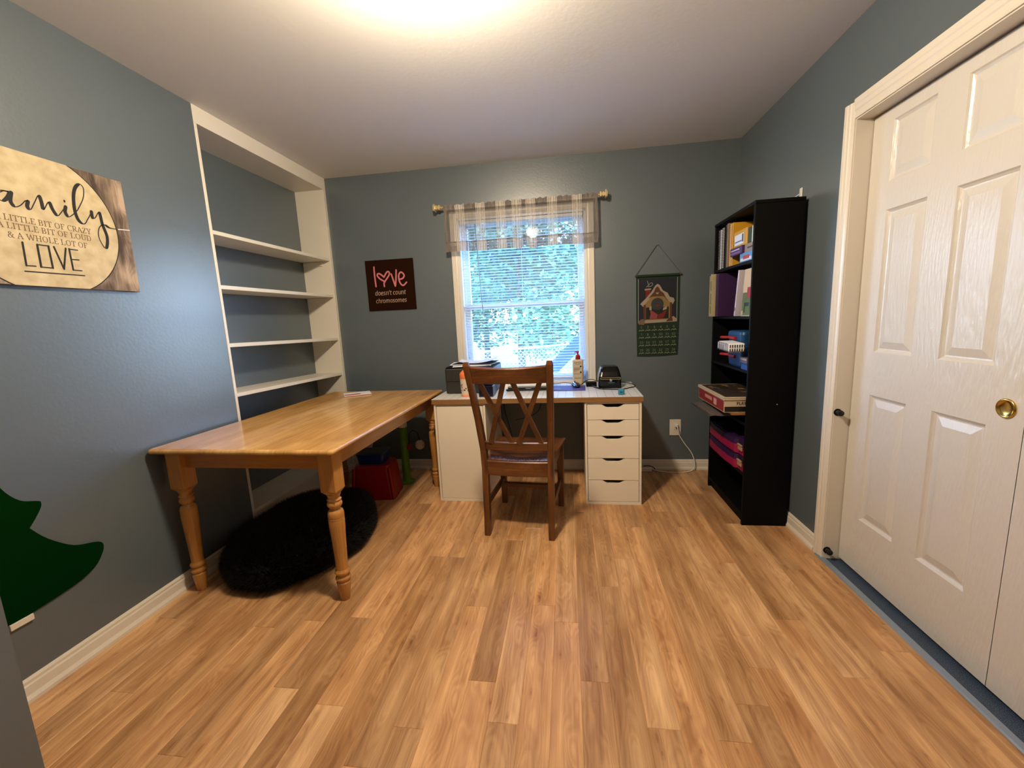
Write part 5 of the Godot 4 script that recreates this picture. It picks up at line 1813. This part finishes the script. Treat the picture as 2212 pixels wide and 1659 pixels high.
	loft(st, rrings([[0.0, 0.070, 0.042], [0.006, 0.078, 0.048], [0.06, 0.080, 0.050], [0.182, 0.084, 0.050], [0.190, 0.080, 0.046], [0.194, 0.066, 0.040]], 0.018))
	done(st, "body", bt, b)
	var redm := mat("pumpred", Color(0.55, 0.035, 0.04), 0.35)
	st = S()
	lathe(st, [0.0, 0.194, 0.0195, 0.194, 0.0195, 0.214, 0.017, 0.226, 0.008, 0.229, 0.0065, 0.232, 0.0065, 0.243, 0.0105, 0.245, 0.0105, 0.253, 0.008, 0.258, 0.0, 0.259], 24)
	var col := done(st, "pump", redm, b)
	st = S()
	tube(st, [Vector3(0, 0.250, 0), Vector3(-0.016, 0.251, 0.012), Vector3(-0.022, 0.247, 0.016)], 0.0045, 8, 3)
	done(st, "nozzle", redm, col)
	lettering("Eucerin", 0.014, true, M.ink, b, Transform3D(Basis.IDENTITY, Vector3(0.0, 0.172, 0.0255)), 0.054)
	st = S()
	stroke(st, [-0.018, 0.160, 0.0, 0.156, 0.018, 0.160], 0.002, 0.002, 0.0250, 0.0256)
	done(st, "logo_arc", M.ink, b)
	var fade := mat("bottletext", Color(0.34, 0.33, 0.32), 0.5)
	for q in [[-0.006, 0.128, 0.05, 0.004], [-0.006, 0.120, 0.05, 0.0035], [-0.010, 0.112, 0.04, 0.003], [-0.018, 0.105, 0.026, 0.0025], [-0.002, 0.088, 0.056, 0.002], [-0.008, 0.081, 0.044, 0.002], [0.0, 0.055, 0.05, 0.002], [0.0, 0.05, 0.05, 0.002]]:
		print_on(b, "text_line", Color(0.36, 0.34, 0.32), Vector3(q[0] - q[2] / 2, q[1], 0.0250), Vector3(q[0] + q[2] / 2, q[1] + q[3], 0.0256))
	for q in [0.142, 0.098]:
		st = S()
		extrude(st, ellipse(0.0065, 0.0065, 16, Vector2(0.022, q)), 0.0248, 0.0258)
		done(st, "round_emblem", M.ink, b)
	# label printer
	var l := thing("label_printer", "glossy black label printer on the right end of the desk", "printer", Vector3(2.207, y, 0.270), -0.02)
	st = S()
	var rows := []
	for q in [[0.004, 0.160, 0.17], [0.06, 0.160, 0.17], [0.085, 0.156, 0.166], [0.115, 0.142, 0.15, -0.006], [0.135, 0.130, 0.13, -0.012], [0.147, 0.118, 0.11, -0.018], [0.1515, 0.095, 0.085, -0.02]]: rows.append(q)
	loft(st, rrings(rows, 0.022), Transform3D.IDENTITY, false)
	done(st, "body", M.blackgloss, l)
	st = S()
	var o1 := []
	for q in round_rect(0.138, 0.0135, 0.0066, 5, Vector2(0.003, 0.071)): o1.append(Vector3(q.x, q.y, 0.0858))
	o1.append(o1[0])
	tube(st, o1, 0.0016, 6, 1)
	done(st, "slot_rim", mat("slotgold", Color(0.75, 0.66, 0.48), 0.3, 0.6), l)
	box("slot", l, M.rubber, Vector3(-0.062, 0.067, 0.084), Vector3(0.068, 0.075, 0.0862), 0.001)
	st = S()
	lathe(st, [0, 0.0, 0.010, 0.0, 0.010, 0.002, 0.007, 0.0045, 0, 0.005], 20, Transform3D(Basis(Vector3.RIGHT, PI / 2), Vector3(0.006, 0.058, 0.0845)))
	done(st, "button", M.chrome, l)
	box("logo", l, M.chrome, Vector3(-0.012, 0.0385, 0.085), Vector3(0.034, 0.0415, 0.0854), 0.0)
	box("foot_bar", l, M.blackgloss, Vector3(-0.058, 0.0, 0.07), Vector3(0.078, 0.018, 0.098), 0.006)
	box("base", l, M.rubber, Vector3(-0.07, 0.0, -0.075), Vector3(0.07, 0.004, 0.07), 0.0)
	var ad := thing("power_adapter", "black power adapter brick with its cord beside the label printer", "adapter", Vector3(2.080, y, 0.235), -0.02)
	box("brick", ad, M.black, Vector3(-0.038, 0, -0.035), Vector3(0.038, 0.032, 0.035), 0.004)
	st = S()
	var ai := ad.transform.affine_inverse()
	path = []
	for q in [Vector3(2.085, y + 0.012, 0.270), Vector3(2.092, y + 0.008, 0.30), Vector3(2.13, y + 0.004, 0.385), Vector3(2.20, y + 0.004, 0.415), Vector3(2.27, y + 0.004, 0.425), Vector3(2.33, y + 0.004, 0.375), Vector3(2.385, y + 0.004, 0.31), Vector3(2.38, y + 0.008, 0.24), Vector3(2.33, y + 0.014, 0.19), Vector3(2.27, y + 0.016, 0.18)]: path.append(ai * q)
	tube(st, path, 0.0032, 8, 6)
	done(st, "cord", M.rubber, ad)
	st = S()
	tube(st, [ai * Vector3(2.096, y + 0.0075, 0.315), ai * Vector3(2.128, y + 0.0065, 0.383)], 0.0065, 8, 1)
	done(st, "connector", M.rubber, ad)
	st = S()
	path = []
	for q in [Vector3(2.045, y + 0.02, 0.225), Vector3(2.02, y + 0.016, 0.27), Vector3(1.99, y + 0.012, 0.245)]: path.append(ai * q)
	path = [ai * Vector3(2.13, y + 0.030, 0.19), ai * Vector3(2.08, y + 0.042, 0.185), ai * Vector3(2.045, y + 0.035, 0.195), ai * Vector3(2.01, y + 0.014, 0.225), ai * Vector3(2.005, y + 0.006, 0.17)]
	tube(st, path, 0.0028, 8, 6)
	done(st, "back_cord", M.rubber, ad)
	# blue cube
	var q3 := thing("blue_cube", "small rounded light blue cube near the front desk edge", "cube", Vector3(2.252, y, 0.600), -0.12)
	var lb := mat("cubeblue", Color(0.17, 0.48, 0.60), 0.4)
	st = S()
	bb(st, Vector3(0, 0.0185, 0), Vector3(0.040, 0.037, 0.040), 0.006)
	done(st, "body", lb, q3)
	lettering("ME", 0.010, false, M.ink, q3, Transform3D(Basis.IDENTITY, Vector3(0.001, 0.018, 0.0202)), 0.014, "print", true)

# ---------------------------------------------------------------- valance
func curtain():
	var rod := thing("curtain_rod", "brass curtain rod with stepped square finials above the window", "curtain rod", Vector3(1.57, 2.12, 0.078))
	var st := S()
	tube(st, [Vector3(-0.60, 0, 0), Vector3(0.60, 0, 0)], 0.0075, 12, 1)
	var gold := mat("rodgold", Color(0.86, 0.78, 0.60), 0.3, 0.7)
	done(st, "rod", gold, rod)
	for s in [-1.0, 1.0]:
		st = S()
		lathe(st, [0.0075, 0, 0.011, 0.004, 0.011, 0.010, 0.0075, 0.014], 16, Transform3D(Basis(Vector3.BACK, -s * PI / 2), Vector3(s * 0.585, 0, 0)))
		for q in [[0.600, 0.612, 0.034], [0.612, 0.620, 0.020], [0.620, 0.630, 0.032], [0.630, 0.638, 0.024], [0.638, 0.647, 0.052], [0.647, 0.655, 0.040]]:
			bb(st, Vector3(s * (q[0] + q[1]) / 2, 0, 0), Vector3(q[1] - q[0], q[2], q[2]), 0.0015)
		done(st, "finial", gold, rod)
		box("bracket", rod, gold, Vector3(s * 0.57 - 0.006, -0.012, -0.077), Vector3(s * 0.57 + 0.006, 0.008, 0.0), 0.001)
	# cloth texture
	var w := 1024
	var h := 256
	var n1 := noise_img(w, h, 91, 0.05, 8, 3)
	var n2 := noise_img(w, h, 92, 0.3, 1, 2)
	var data := PackedByteArray()
	data.resize(w * h * 4)
	var bands := [0.108, 0.246, 0.380, 0.486, 0.576, 0.714, 0.871]
	var i := 0
	var i4 := 0
	for yy in h:
		var v := float(yy) / h
		var hem := v > 0.785
		var pocket := v < 0.10
		for x in w:
			var u := float(x) / w
			var st_ := 0.0
			for bc in bands:
				var d: float = absf(u - bc)
				if d < 0.031:
					st_ = 0.85 if fmod(d + 0.0, 0.0125) < 0.0088 else 0.25
			var weave := 0.5 + 0.5 * (n2[i] / 255.0 - 0.5) * 2.0
			var streak := n1[i] / 255.0
			var br := 0.44 + 0.12 * (streak - 0.5) + 0.08 * (weave - 0.5)
			var cr := lerpf(br * 1.04, 0.80, st_)
			var cg := lerpf(br * 0.97, 0.77, st_)
			var cb := lerpf(br * 0.93, 0.73, st_)
			var a := 0.44 + 0.25 * (streak - 0.5) + 0.25 * (weave - 0.5) + st_ * 0.08
			if hem: a = 1.0 - (1.0 - a) * (1.0 - a) + 0.06
			if pocket: a = 0.97
			if u < 0.018 or u > 0.985: a = 0.95
			if v > 0.785 and v < 0.805:
				a = 0.97
				cr *= 0.85
				cg *= 0.85
				cb *= 0.85
			data[i4] = int(clampf(cr, 0, 1) * 255)
			data[i4 + 1] = int(clampf(cg, 0, 1) * 255)
			data[i4 + 2] = int(clampf(cb, 0, 1) * 255)
			data[i4 + 3] = int(clampf(a, 0, 1) * 255)
			i += 1
			i4 += 4
	var cm := mat("valance", Color.WHITE, 0.9)
	cm.albedo_texture = tex(Image.create_from_data(w, h, false, Image.FORMAT_RGBA8, data))
	cm.transparency = BaseMaterial3D.TRANSPARENCY_ALPHA
	cm.cull_mode = BaseMaterial3D.CULL_DISABLED
	cm.backlight = Color(0.9, 0.9, 0.9)
	var va := thing("valance", "sheer grey and white striped valance hanging over the window", "curtain", Vector3(1.575, 1.785, 0.086))
	st = S()
	var nx := 220
	var ny := 20
	var f := FastNoiseLite.new()
	f.seed = 8
	f.frequency = 1.0
	var P := func(a: int, b: int) -> Vector3:
		var u := float(a) / nx
		var v := float(b) / ny
		var x := -0.578 + 1.156 * u
		var gather := exp(-pow((u - 0.535) / 0.06, 2.0))
		var fold := 0.006 * sin(u * 60.0 + 2.0 * f.get_noise_1d(u * 9.0)) + 0.007 * f.get_noise_2d(u * 14.0, v * 0.8) + gather * 0.012 * sin(u * 230.0)
		fold *= 0.35 + 0.65 * v
		if v < 0.1: fold = 0.004 * sin(u * 190.0) + 0.007 * sin(PI * v / 0.1)
		var low := 0.0 + 0.016 * gather * sin((u - 0.51) * 60.0) + 0.004 * sin(u * 19.0)
		return Vector3(x, lerpf(0.346, low, v) + (0.004 * sin(u * 150.0) if b == 0 else 0.0), fold + 0.008 * v)
	for a in nx:
		for b in ny:
			var vv := []
			for q in [[a, b], [a + 1, b], [a + 1, b + 1], [a, b + 1]]:
				var pp: Vector3 = P.call(q[0], q[1])
				var dx: Vector3 = P.call(q[0] + 1, q[1]) - P.call(q[0] - 1, q[1])
				var dy: Vector3 = P.call(q[0], q[1]) - P.call(q[0], q[1] + 1)
				var nn := dx.cross(dy).normalized()
				vv.append([pp, nn, Vector2(float(q[0]) / nx, float(q[1]) / ny)])
			vtri(st, Transform3D.IDENTITY, vv[0], vv[1], vv[2])
			vtri(st, Transform3D.IDENTITY, vv[0], vv[2], vv[3])
	done(st, "cloth", cm, va)

# ---------------------------------------------------------------- outside the window
func outdoors():
	var g := structure("ground", "sunlit pale lawn outside the window")
	var lawn := mat("lawn", Color(0.47, 0.53, 0.40), 0.95)
	var lt := noisetex(0.03, 14)
	var rmp := Gradient.new()
	rmp.set_color(0, Color(0.45, 0.55, 0.40))
	rmp.set_color(1, Color(1, 1, 1))
	lt.color_ramp = rmp
	lawn.albedo_texture = lt
	lawn.uv1_triplanar = true
	lawn.uv1_scale = Vector3.ONE * 0.4
	box("lawn", g, lawn, Vector3(-40, -0.9, -60), Vector3(40, -0.55, -0.14), 0.0)
	# chain link fence
	var fe := thing("chain_link_fence", "silver chain-link fence across the yard outside the window", "fence", Vector3(1.2, -0.55, -5.0))
	fe.rotation.z = 0.05
	var galv := mat("galvanised", Color(0.72, 0.76, 0.80), 0.4, 0.3)
	var st := S()
	tube(st, [Vector3(-4.5, 1.22, 0), Vector3(4.5, 1.22, 0)], 0.019, 8, 1)
	done(st, "top_rail", galv, fe)
	for x in [-3.55, -1.04, 1.45, 3.9]:
		st = S()
		tube(st, [Vector3(x, -0.2, 0.03), Vector3(x, 1.25, 0.03)], 0.022, 8, 1)
		done(st, "fence_post", galv, fe)
	st = S()
	var x := -5.6
	while x < 4.4:
		for s in [-1.0, 1.0]:
			var a := Vector3(x, 0.0, 0.008 * s)
			var b := Vector3(x + 1.24, 1.24, 0.008 * s)
			if s < 0:
				a = Vector3(x, 1.24, 0.008 * s)
				b = Vector3(x + 1.24, 0.0, 0.008 * s)
			tube(st, [a, b], 0.0026, 3, 1)
		x += 0.085
	var wires := done(st, "wire_mesh", galv, fe)
	wires.set_meta("kind", "stuff")
	# blue slide
	var sl := thing("playground_slide", "blue plastic playground slide in the yard outside the window", "slide", Vector3(2.1, -0.55, -3.5))
	var blue := mat("slideblue", Color(0.02, 0.17, 0.58), 0.45)
	var ctr := smooth_path([Vector3(1.0, 1.95, 0), Vector3(0.55, 1.72, 0), Vector3(0.0, 1.28, 0), Vector3(-0.5, 0.80, 0), Vector3(-0.95, 0.42, 0), Vector3(-1.4, 0.25, 0), Vector3(-1.7, 0.22, 0)], 5)
	var rings := []
	for i in ctr.size():
		var d: Vector3 = (ctr[mini(i + 1, ctr.size() - 1)] - ctr[maxi(i - 1, 0)]).normalized()
		var up := Vector3(0, 0, 1).cross(d).normalized()
		if up.y < 0: up = -up
		var ring := []
		for q in [[-0.24, 0.16], [-0.21, 0.16], [-0.20, 0.02], [0.20, 0.02], [0.21, 0.16], [0.24, 0.16], [0.23, -0.01], [-0.23, -0.01]]:
			ring.append(ctr[i] + Vector3(0, 0, q[0]) + up * q[1])
		rings.append(ring)
	st = S()
	loft(st, rings, Transform3D.IDENTITY, false, false)
	done(st, "chute", blue, sl)
	for q in [[0.85, 1.85], [1.35, 1.95]]:
		for z in [-0.26, 0.26]:
			st = S()
			tube(st, [Vector3(q[0], 0, z), Vector3(q[0], q[1], z)], 0.03, 8, 1)
			done(st, "support_post", M.slat, sl)
	box("platform", sl, M.slat, Vector3(0.85, 1.80, -0.28), Vector3(1.4, 1.86, 0.28), 0.005)
	# trees
	var leafm := []
	for q in [Color(0.15, 0.30, 0.20), Color(0.22, 0.40, 0.28), Color(0.11, 0.23, 0.16)]:
		var lm := mat("leaf%d" % leafm.size(), q, 0.5)
		lm.backlight = Color(0.5, 0.5, 0.5)
		leafm.append(lm)
	var bark := mat("bark", Color(0.20, 0.15, 0.11), 0.9)
	var crowns := []
	var r := RandomNumberGenerator.new()
	r.seed = 99
	for k in 3:
		st = S()
		var blobs := []
		for j in 18: blobs.append([Vector3(r.randf_range(-1.35, 1.35), r.randf_range(0.5, 5.8), r.randf_range(-1.2, 1.2)), r.randf_range(0.75, 1.1)])
		for n in 13000:
			var bl = blobs[r.randi() % blobs.size()]
			var d: Vector3 = Vector3(r.randfn(), r.randfn(), r.randfn()).normalized() * bl[1] * pow(r.randf(), 0.35)
			var c: Vector3 = bl[0] + d
			var a := Vector3(r.randfn(), r.randfn() * 0.5, r.randfn()).normalized()
			var b := a.cross(Vector3(r.randfn(), r.randfn(), r.randfn())).normalized()
			var s := r.randf_range(0.07, 0.13)
			var nn := a.cross(b).normalized()
			var t1 := c + a * s
			var t2 := c - a * s
			quad(st, Transform3D.IDENTITY, t1, c + b * s * 0.5, t2, c - b * s * 0.5, nn)
		st.generate_tangents()
		crowns.append(st.commit())
	var trunk := S()
	lathe(trunk, [0.16, -0.3, 0.12, 0.4, 0.10, 1.5, 0.07, 3.0, 0.02, 4.6], 10)
	trunk.generate_tangents()
	var tm := trunk.commit()
	var spots := [[-4.4, -9.4, 1.0], [0.5, -9.4, 1.0], [5.4, -9.4, 1.0], [-7.2, -15.2, 1.15], [-1.7, -15.2, 1.15], [3.8, -15.2, 1.15], [9.3, -15.2, 1.15]]
	var kinds := ["mid green leafy tree beyond the chain-link fence", "pale green leafy tree beyond the chain-link fence", "dark green leafy tree beyond the chain-link fence"]
	for k in spots.size():
		var q = spots[k]
		var t := thing("leafy_tree", kinds[k % 3], "tree", Vector3(q[0], -0.55, q[1]), k * 1.7, "trees beyond the fence")
		t.scale = Vector3.ONE * q[2]
		meshed(tm, "trunk", bark, t)
		var cr := meshed(crowns[k % 3], "crown", leafm[k % 3], t)
		cr.set_meta("kind", "stuff")
